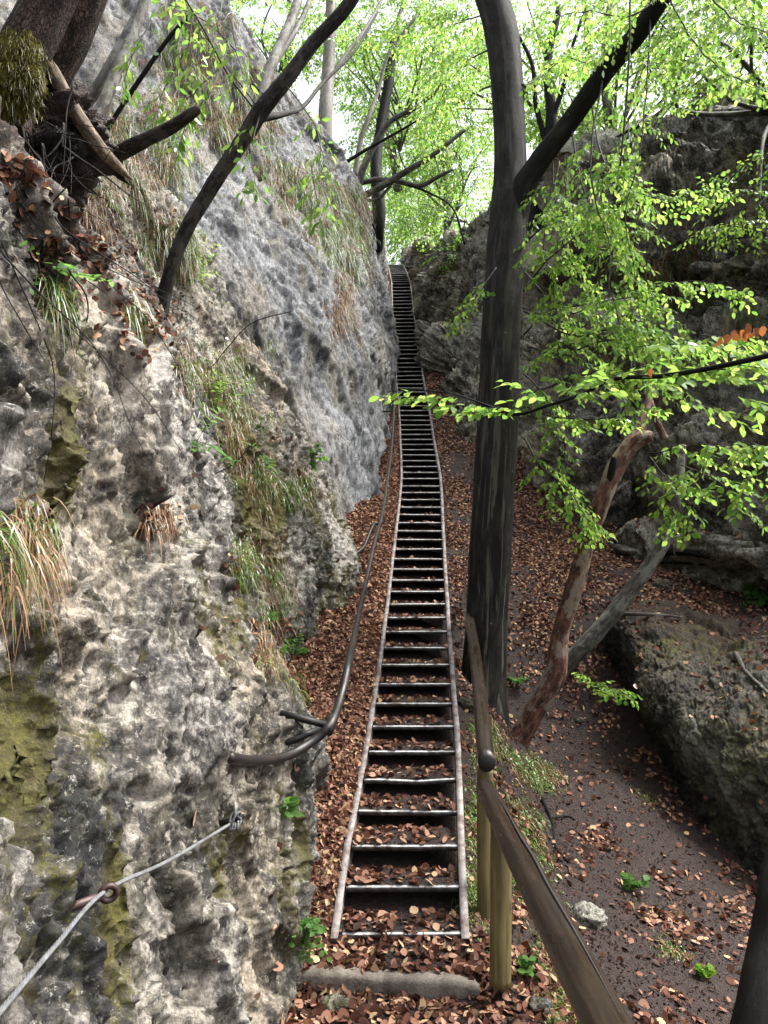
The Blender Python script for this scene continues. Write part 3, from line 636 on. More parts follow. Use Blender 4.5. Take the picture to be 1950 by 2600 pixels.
m = MB(); m.tube([b0 + q for q in ((.0, -.03, -.03), (.02, .05, .035))], .0275, 12, smooth=False); m.build('clamp', M_iron, pr)
brk([P(975, 1326, 9.0), P(951, 1330, 9.0), P(944, 1340, 8.95), P(925, 1388, 8.7), P(915, 1398, 8.6), P(840, 1450, 8.0)], .019, False)
for a, b in (((999, 1043, 13.7), (978, 1043, 13.9)), ((1003, 912, 16.8), (980, 905, 16.8)), ((994, 818, 19.2), (978, 818, 19.2))): brk([P(*a), P(*b) + (-.15, .1, 0)], .016)
# top posts of the rail
ur = thing('top_rail', P(982, 700, 25.5), 'pale grey galvanised rail post at the head of the stairs', 'handrail')
m = MB(); m.tube([P(983, 700, 25.2), P(981, 660, 26.3), P(978, 606, 28)], .028, 8, smooth=False); m.build('post', M_string, ur)
m = MB(); m.tube([P(978, 606, 28), P(960, 606, 28.4)], .025, 8, smooth=False); m.build('rail', M_string, ur)

# ------------------------------------------------------------------ wooden railing on the valley side
wr = thing('wooden_railing', P(1265, 2440, 3.62), 'round timber railing with two posts and two sloping rails right of the stair foot', 'railing')
def log(name, pts, r, mat, n=40, seed=0, endc=True):
    m = MB(); m.tube(pts, r, 20, n, rough=.035, seed=seed); o = m.build(name, mat, wr)
    return o
p0, p1 = P(1232, 2002, 3.72), P(1600, 2720, 1.62)
log('rail', [p0, (p0 + p1) / 2 + (0, 0, -.004), p1], [.046, .052, .056], M_rail, 60, 1)
# drying crack along the lower rail
d = unit(p1 - p0); m = MB(); cr = []
for f, o in ((.08, 0), (.25, .006), (.4, .002), (.5, .012), (.62, .004), (.8, .008), (.95, .003)):
    q = p0 + (p1 - p0) * f; r_ = .0495 + .006 * f
    side = unit(np.cross(d, (0, 0, 1))); upv = np.cross(side, d)
    th = R(104) + o * 12
    cr.append(q + (side * math.cos(th) + upv * math.sin(th)) * r_ * 1.0)
m.tube(cr, [.001, .0026, .0046, .005, .0046, .0034, .001], 6, 60); m.build('crack', M_endgrain, wr)
q0, q1 = P(1236, 1938, 4.02), P(1181, 1508, 8.3)
log('rail', [q0, (q0 + q1) / 2 + (.02, 0, -.02), q1], [.047, .047, .05], M_rail, 50, 2)
m = MB(); dd = unit(q0 - q1); m.tube([q0 + dd * .001, q0 + dd * .004], .0462, 20, smooth=False); m.build('end_grain', M_endgrain, wr)
log('post', [P(1272, 2085, 3.62), P(1272, 2270, 3.61), P(1270, 2500, 3.60)], .050, M_post, 30, 3)
log('post', [P(1232, 1950, 4.10), P(1231, 2150, 4.10), P(1233, 2420, 4.10)], .043, M_post, 30, 4)

# ------------------------------------------------------------------ steel cable with its eye bolts
def clear(px, py, Y, off=.07):
    h = hit(px, py, [cliff_near]); return min(Y, h[0][1] - off) if h else Y
YR = clear(268, 2262, 2.02, .10); YE = clear(588, 2090, 2.97, .06); YN = clear(20, 2545, 1.42, .06)
for _ in range(6):                                  # pull the anchors out until no span cuts the rock
    for f in np.linspace(.1, .9, 9):
        px, py = 268 + 320 * f, 2262 - 172 * f; Y = 1 / ((1 - f) / YR + f / YE); h = hit(px, py, [cliff_near])
        if h and Y > h[0][1] - .025: YR -= .02 * (1 - f); YE -= .03 * f
for _ in range(8):
    for f in np.linspace(0, .9, 10):
        px, py = 20 + 248 * f, 2545 - 283 * f; Y = 1 / ((1 - f) / YN + f / YR); h = hit(px, py, [cliff_near])
        if h and Y > h[0][1] - .02: YN -= .02 * (1 - f); YR -= .01 * f
ca = [P(-60, 2640, YN - .14), P(20, 2545, YN), P(140, 2402, 1 / (.5 / YN + .5 / YR)), P(268, 2262, YR), P(430, 2184, 1 / (.5 / YR + .5 / YE)), P(588, 2090, YE)]
c = cat_rom(ca, 260); d = unit(np.gradient(c, axis=0)); a_ = unit(np.cross(d, (0, 0, 1))); b_ = np.cross(a_, d)
L = np.r_[0, np.cumsum(np.linalg.norm(np.diff(c, axis=0), axis=1))]
m = MB()
for k in range(6):
    ph = L / .10 * 2 * np.pi + k * np.pi / 3
    m.tube(c + .0034 * (np.cos(ph)[:, None] * a_ + np.sin(ph)[:, None] * b_), .0024, 6, smooth=False)
cb = thing('steel_cable', ca[-1], 'twisted grey steel cable strung along the left rock', 'cable'); m.build('strand', M_cable, cb)
# tied end: loops and a clamp round the anchor
m = MB(); e = ca[-1]
for k, (rx, rz, dz) in enumerate(((.016, .028, .012), (.020, .022, .002), (.014, .026, .016))):
    th = np.linspace(0, 2 * np.pi, 26); m.tube(np.c_[e[0] + .012 + rx * np.cos(th) + .004 * k, e[1] - .012 + .012 * np.sin(th * 1 + k), e[2] + dz + rz * np.sin(th + .4 * k)], .0045, 6, smooth=False)
m.tube([e, e + (.012, -.01, .02), e + (.014, 0, .06)], .005, 6, 10); m.build('end_loop', M_cable, cb)
m = MB()
for k in range(3): m.tube([e + (.004 + .011 * k, -.022, -.026), e + (.008 + .011 * k, -.022, .004)], .0042, 8, smooth=False)
m.build('clamp_bolt', M_cable, cb)
ec = P(276, 2268, YR); tail = near_pt(178, 2302)
eb = thing('eye_bolt', tail, 'brown iron eye bolt in the rock with the cable running through its ring', 'bolt', )
ext = unit(P(178, 2305, YR - .04) - ec); m = MB(); m.tube([ec + ext * .02, P(178, 2305, YR - .04), P(178, 2305, YR - .04) + ext * .06], .0115, 12, smooth=False); m.build('shank', M_eye, eb)
m = MB(); th = np.linspace(0, 2 * np.pi, 33); ax1 = ext; ax2 = unit(np.array((.1, -.15, 1)) - ext * np.dot((.1, -.15, 1), ext))
m.tube(ec + .019 * (np.cos(th)[:, None] * ax1 + np.sin(th)[:, None] * ax2), .0085, 10, smooth=False); m.build('ring', M_eye, eb)
e2 = thing('anchor_bolt', e, 'short black anchor bolt holding the knotted upper end of the cable', 'bolt')
m = MB(); m.tube([e + (-.07, .02, -.012), e + (.03, .0, .022)], .012, 12, smooth=False); m.build('shank', M_iron, e2)
m = MB(); m.tube([e + (.022, .0, .021), e + (.030, .0, .024)], .016, 12, smooth=False); m.build('head', M_iron, e2)

# ------------------------------------------------------------------ leaves
LEAF_OUT = {'beech': [(0, 0), (.30, .27), (.66, .27), (1, 0)], 'narrow': [(0, 0), (.3, .16), (.68, .14), (1, 0)], 'round': [(0, 0), (.25, .36), (.7, .36), (1, 0)]}
class LeafBatch:
    def __init__(s): s.p = []; s.d = []; s.n = []; s.s = []
    def add(s, p, d, n, sz):
        p = np.atleast_2d(p); k = len(p)
        s.p.append(p); s.d.append(np.broadcast_to(d, (k, 3))); s.n.append(np.broadcast_to(n, (k, 3))); s.s.append(np.broadcast_to(sz, (k,)))
    def count(s): return sum(len(a) for a in s.p)
    def build(s, name, mat, parent=None, shape='beech', fold=.10, droop=.10, seed=0, curl=None, rnd=None, hi=True):
        rg = np.random.RandomState(seed)
        p = np.vstack(s.p); d = unit(np.vstack(s.d)); n = np.vstack(s.n); sz = np.concatenate(s.s)[:, None]; k = len(p)
        sd = unit(np.cross(n, d)); n = unit(np.cross(d, sd))
        o = LEAF_OUT[shape]; fo = fold * (1 + .5 * rg.randn(k, 1)); dr = droop * (1 + .6 * rg.randn(k, 1)); wv = .05 * rg.randn(k, 1)
        w = 1 + .12 * rg.randn(k, 1); cu = 0 if curl is None else curl[:, None] * 1.6
        def pt(x, y): return p + sz * (d * x + sd * (y * w + wv * x * (1 - x) * 2) + n * (abs(y) * 2 * fo - dr * x * x + cu * y))
        if hi: L_ = [pt(0, 0), pt(.5, 0), pt(1, 0), pt(o[1][0] * .62, o[1][1] * .74), pt(.48, o[1][1] * 1.12), pt(.80, o[2][1] * .74), pt(o[1][0] * .62, -o[1][1] * .74), pt(.48, -o[1][1] * 1.12), pt(.80, -o[2][1] * .74)]; F = [(0, 1, 4, 3), (1, 2, 5, 4), (0, 6, 7, 1), (1, 7, 8, 2)]
        else: L_ = [pt(0, 0), pt(o[1][0], o[1][1]), pt(o[2][0], o[2][1]), pt(1, 0), pt(o[2][0], -o[2][1]), pt(o[1][0], -o[1][1])]; F = [(0, 1, 2, 3), (0, 3, 4, 5)]
        nv = len(L_); V = np.stack(L_, 1).reshape(-1, 3); b = np.arange(k)[:, None, None] * nv
        Q = (b + np.array(F)[None]).reshape(-1, 4)
        r = rg.rand(k) if rnd is None else rnd
        return mesh(name, V, Q, mat, parent, False, {'rnd': np.repeat(r, nv)})
def spray(LB, TW, rg, p, d, L, up=(0, 0, 1), ls=.065, sag=.25, gap=.075, side=.42, hang=.35, leafgap=.5, tw=.0028):
    """a flat beech spray: a main twig with alternate side twigs, leaves in two rows along each"""
    d = unit(np.asarray(d, float)); up = unit(np.asarray(up, float)); sd = unit(np.cross(d, up)); up = np.cross(sd, d)
    n = max(4, int(L / gap)); t = np.linspace(0, 1, n + 1)[:, None]
    ax = p + d * L * t + np.array((0, 0, -1.)) * sag * L * t ** 2 + sd * L * .06 * np.sin(t * 5 + rg.rand() * 6) * t
    if TW is not None: TW.tube(ax[:: max(1, n // 5)] if n > 6 else ax, [tw, tw * .3], 4, 6) if False else TW.tube(ax, np.linspace(tw, tw * .35, n + 1), 4, smooth=False, caps=False)
    tips = [(ax, L)]
    for k in range(1, n):
        f = k / n; l = side * L * (1 - f) ** .8 * (.7 + .6 * rg.rand()) + ls * .6
        sg = 1 if k % 2 else -1
        dd = unit(d * .62 + sd * sg * .8 + up * .12 * rg.randn() + np.array((0, 0, -.18)))
        m_ = max(2, int(l / gap * 1.2)); tt = np.linspace(0, 1, m_ + 1)[:, None]
        a2 = ax[k] + dd * l * tt + np.array((0, 0, -1.)) * sag * .6 * l * tt ** 2
        if TW is not None and l > .12: TW.tube(a2, np.linspace(tw * .5, tw * .25, m_ + 1), 3, smooth=False, caps=False)
        tips.append((a2, l))
    for a, l in tips:
        if len(a) < 2: continue
        dd = unit(a[-1] - a[0]); s2 = unit(np.cross(dd, up)); q = max(2, int(l / (ls * leafgap)))
        tt = np.linspace(.12, 1, q); idx = tt * (len(a) - 1); i0 = np.minimum(idx.astype(int), len(a) - 2); fr = (idx - i0)[:, None]
        pos = a[i0] * (1 - fr) + a[i0 + 1] * fr
        sg = np.where(np.arange(q) % 2 == 0, 1, -1)[:, None]
        ld = dd * .75 + s2 * sg * .85 + np.array((0, 0, -1.)) * (hang + .3 * rg.rand(q, 1)) + .22 * rg.randn(q, 3)
        ld[-1] = dd + .2 * rg.randn(3)
        ln = up + .42 * rg.randn(q, 3)
        LB.add(pos, ld, ln, ls * (.72 + .5 * rg.rand(q)))
def bough(LB, TW, rg, pts, r0, L0, every=.2, n=None, ls=.065, sag=.25, taper=True, start=.15, **kw):
    """a branch curve carrying sprays on both sides"""
    pts = np.asarray(pts, float); ln = np.linalg.norm(np.diff(pts, axis=0), axis=1).sum(); k = max(6, int(ln / every))
    c = cat_rom(pts, k * 3 + 1)
    c = c + (.035 * ln * np.stack([fbm(np.c_[np.linspace(0, 4, len(c)), np.full(len(c), rg.rand() * 50), np.zeros(len(c))], 3) for _ in range(3)], -1) * np.linspace(0, 1, len(c))[:, None] ** .5)
    if TW is not None: TW.tube(c, np.linspace(r0, max(r0 * .25, .0025), len(c)), 6, smooth=False)
    for j in range(k + 1):
        f = j / k
        if f < start: continue
        i = min(j * 3, len(c) - 2); d = unit(c[i + 1] - c[i]); s = unit(np.cross(d, (0, 0, 1))) * (1 if j % 2 else -1)
        L = L0 * (1.1 - .6 * f) * (.7 + .6 * rg.rand())
        dd = d * .6 + s * .8 + np.array((0, 0, .1 * rg.randn()))
        if j == k: dd = d
        upv = np.array((0, 0, 1.)) + .25 * rg.randn(3)
        spray(LB, TW, rg, c[i], dd, L, upv, ls, sag * (.6 + .8 * rg.rand()), **kw)

# ------------------------------------------------------------------ the big beech right of the stairs
def trunk(parent, px, mat, seg=24, n=80, rough=.06, seed=0, name='trunk', wobble=0):
    """px: (x, y, distance, width in photograph pixels)"""
    pts = [P(a, b, c) for a, b, c, w in px]; r = [w * (c / FPX) / 2 for a, b, c, w in px]
    m = MB(); m.tube(pts, r, seg, n, rough=rough, seed=seed); return m.build(name, mat, parent)
bt = thing('beech_tree', P(1225, 1850, 7.4), 'tall dark smooth beech with pale lichen spots beside the stairs, forking high up', 'tree')
trunk(bt, [(1226, 2010, 7.4, 210), (1224, 1870, 7.4, 150), (1228, 1740, 7.38, 114), (1236, 1560, 7.3, 104), (1247, 1350, 7.2, 106), (1262, 1100, 7.15, 107), (1272, 850, 7.2, 104), (1284, 650, 7.3, 102), (1292, 520, 7.35, 100), (1296, 440, 7.4, 88), (1292, 300, 7.5, 88), (1284, 170, 7.6, 90), (1268, 60, 7.7, 92), (1238, -40, 7.8, 90), (1200, -160, 8, 80)], M_beech, 44, 220, .085, 1)
lb = trunk(bt, [(1280, 700, 7.36, 50), (1292, 600, 7.34, 80), (1318, 500, 7.27, 74), (1368, 412, 7.12, 58), (1450, 305, 6.9, 54), (1540, 176, 6.6, 55), (1620, 84, 6.35, 56), (1690, -20, 6.1, 52), (1760, -130, 5.9, 52)], M_limb, 22, 70, .07, 2, 'limb')
for px, py, Y, r in ((1284, 772, 7.06, .055), (1322, 232, 7.45, .075), (1312, 560, 7.22, .06)):
    m = MB(); c = P(px, py, Y); th = np.linspace(0, 2 * np.pi, 17); m.tube(c + r * np.c_[np.cos(th) * .8, 0 * th - .02, np.sin(th)], r * .33, 8, smooth=False); m.tube([c + (0, .08, 0), c + (0, -.02, -.01)], [r * .9, r * .75], 12, smooth=False); m.build('knot', M_beech, bt)
rg = np.random.RandomState(11); nlf = 0
# boughs hanging from the limb and the trunk in front of the right cliff
BO = [[(1330, 690, 7.2), (1420, 770, 6.9), (1560, 760, 6.5), (1720, 720, 6.1), (1850, 740, 5.8)],
      [(1450, 330, 6.9), (1480, 480, 6.7), (1540, 600, 6.5), (1620, 700, 6.3), (1700, 800, 6.1)],
      [(1400, 380, 7.1), (1410, 520, 7.0), (1440, 640, 6.9), (1500, 760, 6.7)],
      [(1500, 250, 6.8), (1530, 400, 6.6), (1600, 480, 6.4), (1700, 510, 6.2), (1800, 480, 6.0)],
      [(1700, 0, 6.0), (1760, 100, 5.7), (1850, 180, 5.4), (1960, 240, 5.1)],
      [(1760, -80, 5.8), (1830, 20, 5.4), (1900, 60, 5.0), (2000, 100, 4.6)],
      [(1340, 880, 7.1), (1420, 900, 6.6), (1540, 870, 6.2), (1660, 880, 5.9), (1780, 930, 5.6)],
      [(1330, 1030, 7.1), (1420, 1060, 6.7), (1540, 1060, 6.4), (1640, 1040, 6.2)],
      [(1330, 1010, 7.1), (1400, 980, 6.5), (1500, 950, 6.1), (1600, 950, 5.8), (1720, 990, 5.5)],
      [(1620, 80, 6.3), (1540, 160, 6.6), (1440, 150, 6.9), (1380, 190, 7.0)],
      [(1690, -20, 6.1), (1600, 40, 6.0), (1480, 30, 6.2), (1380, 60, 6.4)],
      [(1250, 30, 7.7), (1160, 60, 8.1), (1080, 90, 8.6), (960, 110, 9.2)],
      [(1260, 120, 7.6), (1180, 160, 8.4), (1110, 260, 9.2), (1080, 380, 9.8)],
      [(1310, 230, 7.5), (1390, 180, 8.0), (1470, 110, 8.6), (1560, 60, 9)],
      [(1330, 1110, 7.1), (1370, 1180, 6.8), (1430, 1230, 6.6), (1470, 1290, 6.5)],
      [(1420, 410, 7.0), (1390, 560, 6.9), (1380, 640, 6.8), (1400, 720, 6.7)],
      [(1650, 50, 6.2), (1640, 260, 6.1), (1600, 560, 6.0), (1640, 850, 5.9)],
      [(1530, 200, 6.6), (1500, 420, 6.3), (1540, 620, 6.1), (1560, 800, 5.9), (1600, 950, 5.8)],
      [(1260, 680, 7.0), (1225, 730, 6.9), (1195, 770, 6.9), (1170, 800, 6.9)]]
BO += [[(1330, 790, 7.1), (1450, 850, 6.5), (1600, 830, 6.0), (1740, 860, 5.7), (1880, 900, 5.4)], [(1330, 740, 7.1), (1400, 650, 6.8), (1500, 590, 6.6), (1640, 590, 6.3)], [(1330, 620, 7.2), (1400, 560, 6.9), (1480, 540, 6.7), (1580, 560, 6.5)],
 [(1330, 950, 7.1), (1380, 1000, 6.9), (1410, 1080, 6.8), (1420, 1160, 6.7)], [(1330, 850, 7.1), (1390, 800, 6.8), (1480, 790, 6.5), (1600, 740, 6.3)], [(1660, 20, 6.2), (1790, -40, 5.6), (1900, -20, 5.1), (2000, 20, 4.8)]]
for b in BO:
    lbM, twM = LeafBatch(), MB()
    bough(lbM, twM, rg, [P(*a) for a in b], .010, .46, .115, ls=.055, sag=.30, hang=.5, gap=.07)
    br = twM.build('branch', M_twig, bt); nlf += lbM.count(); lbM.build('foliage', M_leaf, br, droop=.16, seed=1 + nlf)
print('main beech leaves', nlf)

# near branch reaching in from the right with a few orange dead leaves
nb = thing('beech_branch', P(1950, 905, 3.6), 'near beech branch reaching in from the right edge with a tuft of orange dead leaves', 'branch')
lbN, twN = LeafBatch(), MB(); rg = np.random.RandomState(21)
main = [P(*a) for a in ((2060, 870, 3.4), (1950, 903, 3.55), (1800, 935, 3.8), (1680, 955, 4.0), (1560, 962, 4.2), (1480, 1000, 4.35), (1390, 1030, 4.5), (1310, 1052, 4.6), (1240, 1030, 4.65), (1150, 1000, 4.7), (1060, 990, 4.8), (985, 995, 4.9))]
twN.tube(main, [.017, .016, .015, .014, .013, .012, .011, .011, .007, .005, .003, .002], 8, 70, rough=.1, seed=4)
for k, (a, d, L) in enumerate((((1300, 1050, 4.6), (-1, .15, .16), .36), ((1240, 1030, 4.65), (-1, .2, .14), .38), ((1180, 1010, 4.7), (-1, .1, .10), .36), ((1120, 1000, 4.75), (-1, .3, .05), .34), ((1060, 992, 4.8), (-1, .1, -.02), .26), ((1400, 1025, 4.5), (-.5, -.3, .2), .4), ((1480, 1000, 4.35), (.2, -.6, -.1), .4), ((1560, 962, 4.2), (-.3, -.3, -.1), .45),
        ((1560, 962, 4.2), (.4, -.5, .1), .4), ((1640, 958, 4.05), (.3, .5, .2), .5), ((1680, 955, 4.0), (.5, -.5, -.05), .45), ((1760, 940, 3.85), (.6, -.3, -.2), .5), ((1800, 935, 3.8), (-.2, .6, .2), .45), ((1860, 925, 3.7), (.8, -.3, -.2), .5), ((1900, 915, 3.6), (.3, .5, .2), .45), ((1950, 903, 3.55), (.5, -.2, -.3), .45), ((1420, 1012, 4.45), (.2, -.5, .15), .42), ((1340, 1045, 4.55), (-.6, .3, .2), .38))):
    spray(lbN, twN, rg, P(*a), d, L, (0.05, -.25, 1), .072, .12, gap=.085, hang=.15)
for p in ((1850, 1000, 4.1), (1700, 1010, 4.2), (1780, 850, 4.0), (1880, 830, 3.9), (1620, 880, 4.2), (1720, 860, 4.1)):
    spray(lbN, twN, rg, P(*p), (.7 * rg.rand() + .3, rg.randn() * .5, -.15), .5, (0, -.3, 1), .07, .15, gap=.09, hang=.3)
twN.build('branch', M_bark_dark, nb); lbN.build('foliage', M_leaf, nb, droop=.12, seed=2)
lbO = LeafBatch()
for px, py in ((1826, 872), (1834, 868), (1846, 862), (1858, 858), (1868, 852), (1880, 852), (1892, 850), (1904, 850), (1915, 846), (1926, 846), (1935, 842), (1905, 838), (1650, 950)):
    lbO.add(P(px, py - 14, 3.62 + .05 * rg.randn()), (.35 * rg.randn() - .15, -.3 * rg.rand(), -1), (rg.randn() * 1.1, -1, .3 * rg.randn()), .046 + .018 * rg.rand())
lbO.build('dead_leaves', M_orange, nb, fold=.28, droop=.3, seed=3, curl=rg.randn(lbO.count()) * .4)

# ------------------------------------------------------------------ the other trees
def sprays_on(parent, seed, lst, mat, ls=.07, L=.45, gap=.09, hang=.4, shape='beech', twm=None, droop=.15, sag=.3, lg=.5):
    rg = np.random.RandomState(seed)
    for b in lst:
        lb_, tw_ = LeafBatch(), MB(); bough(lb_, tw_, rg, [P(*a) for a in b], .006, L, .2, ls=ls, sag=sag, hang=hang, gap=gap, leafgap=lg)
        br = tw_.build('branch', twm or M_twig, parent); lb_.build('foliage', mat, br, shape, droop=droop, seed=seed)
# leaning tree on the left ledge
lt = thing('leaning_tree', P(405, 820, 6.2), 'dark rough leaning tree rooted on the left ledge and crossing the pale slab', 'tree')
trunk(lt, [(400, 850, 6.2, 36), (408, 790, 6.15, 40), (430, 700, 6.1, 36), (470, 590, 6.05, 38), (540, 470, 6.0, 40), (620, 350, 5.95, 44), (660, 285, 5.9, 48), (720, 210, 5.85, 42), (800, 105, 5.8, 38), (870, 30, 5.75, 38), (930, -60, 5.7, 36)], M_bark, 18, 110, .12, 5)
trunk(lt, [(655, 280, 5.9, 38), (668, 220, 5.95, 34), (700, 140, 6.1, 30), (740, 50, 6.3, 27), (770, -40, 6.5, 24)], M_bark_grey, 14, 50, .1, 6, 'limb')
trunk(lt, [(690, 170, 6.05, 18), (730, 110, 6.2, 17), (770, 40, 6.4, 15), (800, -40, 6.6, 13)], M_bark_grey, 10, 30, .1, 7, 'limb')
trunk(lt, [(665, 300, 5.95, 22), (720, 290, 6.2, 16), (770, 270, 6.6, 12), (820, 210, 7, 10), (900, 130, 7.5, 8), (960, 30, 8, 6)], M_bark, 10, 50, .15, 8, 'limb')
trunk(lt, [(640, 215, 5.9, 18), (655, 232, 5.9, 22), (672, 250, 5.9, 20)], M_bark, 8, 8, .1, 9, 'limb')
sprays_on(lt, 31, [[(660, 285, 5.9), (640, 380, 5.5), (650, 470, 5.3)], [(720, 210, 5.85), (790, 300, 5.5), (820, 400, 5.3), (830, 470, 5.2)], [(790, 420, 5.3), (800, 480, 5.2), (812, 540, 5.1)], [(660, 280, 5.9), (570, 160, 5.6), (490, 40, 5.4), (450, -40, 5.3)],
    [(490, 40, 5.4), (480, 120, 5.3), (500, 190, 5.2)], [(590, 60, 5.4), (600, 130, 5.3), (620, 190, 5.2)], [(470, 130, 5.6), (420, 220, 5.6), (400, 290, 5.6)], [(560, 170, 5.5), (500, 230, 5.4), (450, 280, 5.4)], [(600, 130, 5.5), (530, 60, 5.4), (430, 10, 5.3)], [(380, 60, 5.5), (340, 130, 5.4), (320, 190, 5.4)], [(540, 230, 5.5), (480, 300, 5.4), (460, 350, 5.4)]], M_leaf, .085, .20, .12, .9, 'narrow', droop=.12, sag=.5, lg=.75)
# two stems further up the ledge
tt = thing('twin_stem_tree', P(200, 400, 6.8), 'grey forked tree of two leaning stems behind the split log at the upper left', 'tree')
trunk(tt, [(180, 450, 6.7, 40), (215, 340, 6.8, 38), (250, 290, 6.85, 34), (290, 200, 6.9, 33), (340, 80, 7.0, 30), (380, -30, 7.1, 28)], M_bark_grey, 16, 60, .08, 12)
trunk(tt, [(215, 270, 7.0, 30), (262, 200, 7.0, 32), (310, 110, 7.1, 28), (352, 30, 7.2, 27), (390, -60, 7.3, 26)], M_bark_grey, 16, 60, .08, 13)
sp_ = thing('thin_sapling', P(250, 400, 7.4), 'thin dark bare pole of a sapling leaning right above the broken branch', 'tree')
trunk(sp_, [(200, 450, 7.4, 12), (290, 300, 7.3, 13), (370, 180, 7.2, 13), (430, 95, 7.1, 12), (480, 40, 7.0, 11)], M_bark_dark, 10, 40, .1, 14)
# thick old trunk in the corner
ot = thing('old_tree', P(40, 260, 4.2), 'thick scaly brown twin trunk with a moss cushion in the top left corner', 'tree')
trunk(ot, [(60, 260, 4.3, 150), (110, 180, 4.25, 140), (165, 80, 4.2, 135), (225, -60, 4.1, 130), (290, -200, 4, 125)], M_bark_scale, 28, 60, .12, 15)
trunk(ot, [(-10, 330, 4.0, 190), (20, 230, 4.0, 150), (75, 110, 3.95, 135), (130, -10, 3.9, 130), (190, -150, 3.8, 125)], M_bark_scale, 28, 60, .12, 16)
def lump(name, c, r, mat, parent, seed=0, n=40, amp=.3, fq=3):
    th, ph = np.meshgrid(np.linspace(0, 2 * np.pi, n), np.linspace(0, np.pi, n // 2))
    d = np.stack([np.cos(th) * np.sin(ph), np.sin(th) * np.sin(ph), np.cos(ph)], -1).reshape(-1, 3)
    V = np.asarray(c) + d * r * (1 + amp * fbm(d * fq + seed, 4) + amp * .5 * fbm(d * fq * 4 + seed, 3))[:, None]
    return mesh(name, V, grid_q(n // 2, n), mat, parent, True, {'moss': .25 + .3 * fbm(V * 5, 3), 'soil': 0 * V[:, 0]})
# hairy moss on the old trunk
lbm = LeafBatch(); rg = np.random.RandomState(5)
c0 = P(45, 195, 3.82)
lump('moss_cushion', c0, (.13, .10, .22), M_moss, ot, 3, 90, .9, 1.7)
# root mass under it
rt = thing('root_mass', P(60, 380, 4.2), 'dark tangle of roots and earth hanging below the old twin trunk', 'roots')
lump('root_ball', P(20, 350, 4.45), (.62, .5, .40), M_soil, rt, 9, 120, .45, 3)
m = MB(); rg = np.random.RandomState(8)
for k in range(46):
    a = P(rg.uniform(-40, 190), rg.uniform(210, 420), rg.uniform(3.85, 4.2)); d = np.array((rg.randn() * .5, -.15 + .15 * rg.randn(), -.7 - .5 * rg.rand()))
    q = [a]
    for s in range(5): d = d + .35 * rg.randn(3) * (1, .3, .6); q.append(q[-1] + d * .075)
    m.tube(q, np.linspace(rg.uniform(.003, .010), .002, 6), 6, 20)
m.build('roots', M_bark, rt)
bk = thing('root_tangle', P(60, 520, 3.6), 'thin brown roots and rootlets straggling down the rock below the root mass', 'roots')
m = MB()
for k in range(34):
    h = hit(rg.uniform(-20, 230), rg.uniform(400, 640), [cliff_near])
    if not h: continue
    q = [h[0] + h[1] * .012]; d = np.array((rg.randn() * .5, 0, -1))
    for s in range(6):
        d = d + .45 * rg.randn(3); e = q[-1] + d * .06; x, y, f = proj(e); hh = hit(float(x), float(y), [cliff_near])
        q.append(hh[0] + hh[1] * .012 if hh and np.linalg.norm(hh[0] - q[-1]) < .25 else e)
    m.tube(q, np.linspace(rg.uniform(.0015, .0045), .0008, 7), 5, 22)
tag(m.build('rootlets', M_bark, bk), kind='stuff')
# broken branch and split log
bb = thing('broken_branch', P(165, 430, 4.9), 'dark broken branch stub curving up to the right under the split log', 'branch')
trunk(bb, [(110, 400, 5.0, 48), (170, 432, 4.9, 48), (225, 430, 4.8, 50), (290, 395, 4.7, 44), (370, 355, 4.6, 38), (440, 320, 4.55, 34), (495, 282, 4.5, 27), (507, 276, 4.5, 14)], M_bark, 16, 60, .15, 17)
sl_ = thing('split_log', P(330, 455, 4.3), 'long split dead log with bare pale streaked wood leaning down from the old trunk', 'log')
pts = [P(*a) for a in ((102, 118, 4.1), (130, 180, 4.1), (175, 260, 4.15), (220, 330, 4.2), (262, 385, 4.25), (305, 430, 4.3), (336, 456, 4.32))]
m = MB(); m.tube(pts, [.022, .054, .058, .055, .050, .036, .004], 16, 80, rough=.2, seed=18, flat=.8); m.build('wood', M_deadwood, sl_)
m = MB(); m.tube([p + (-.022, .03, -.018) for p in pts], [.014, .030, .034, .034, .03, .022, .004], 12, 50, rough=.2, seed=19); m.build('bark', M_bark, sl_)
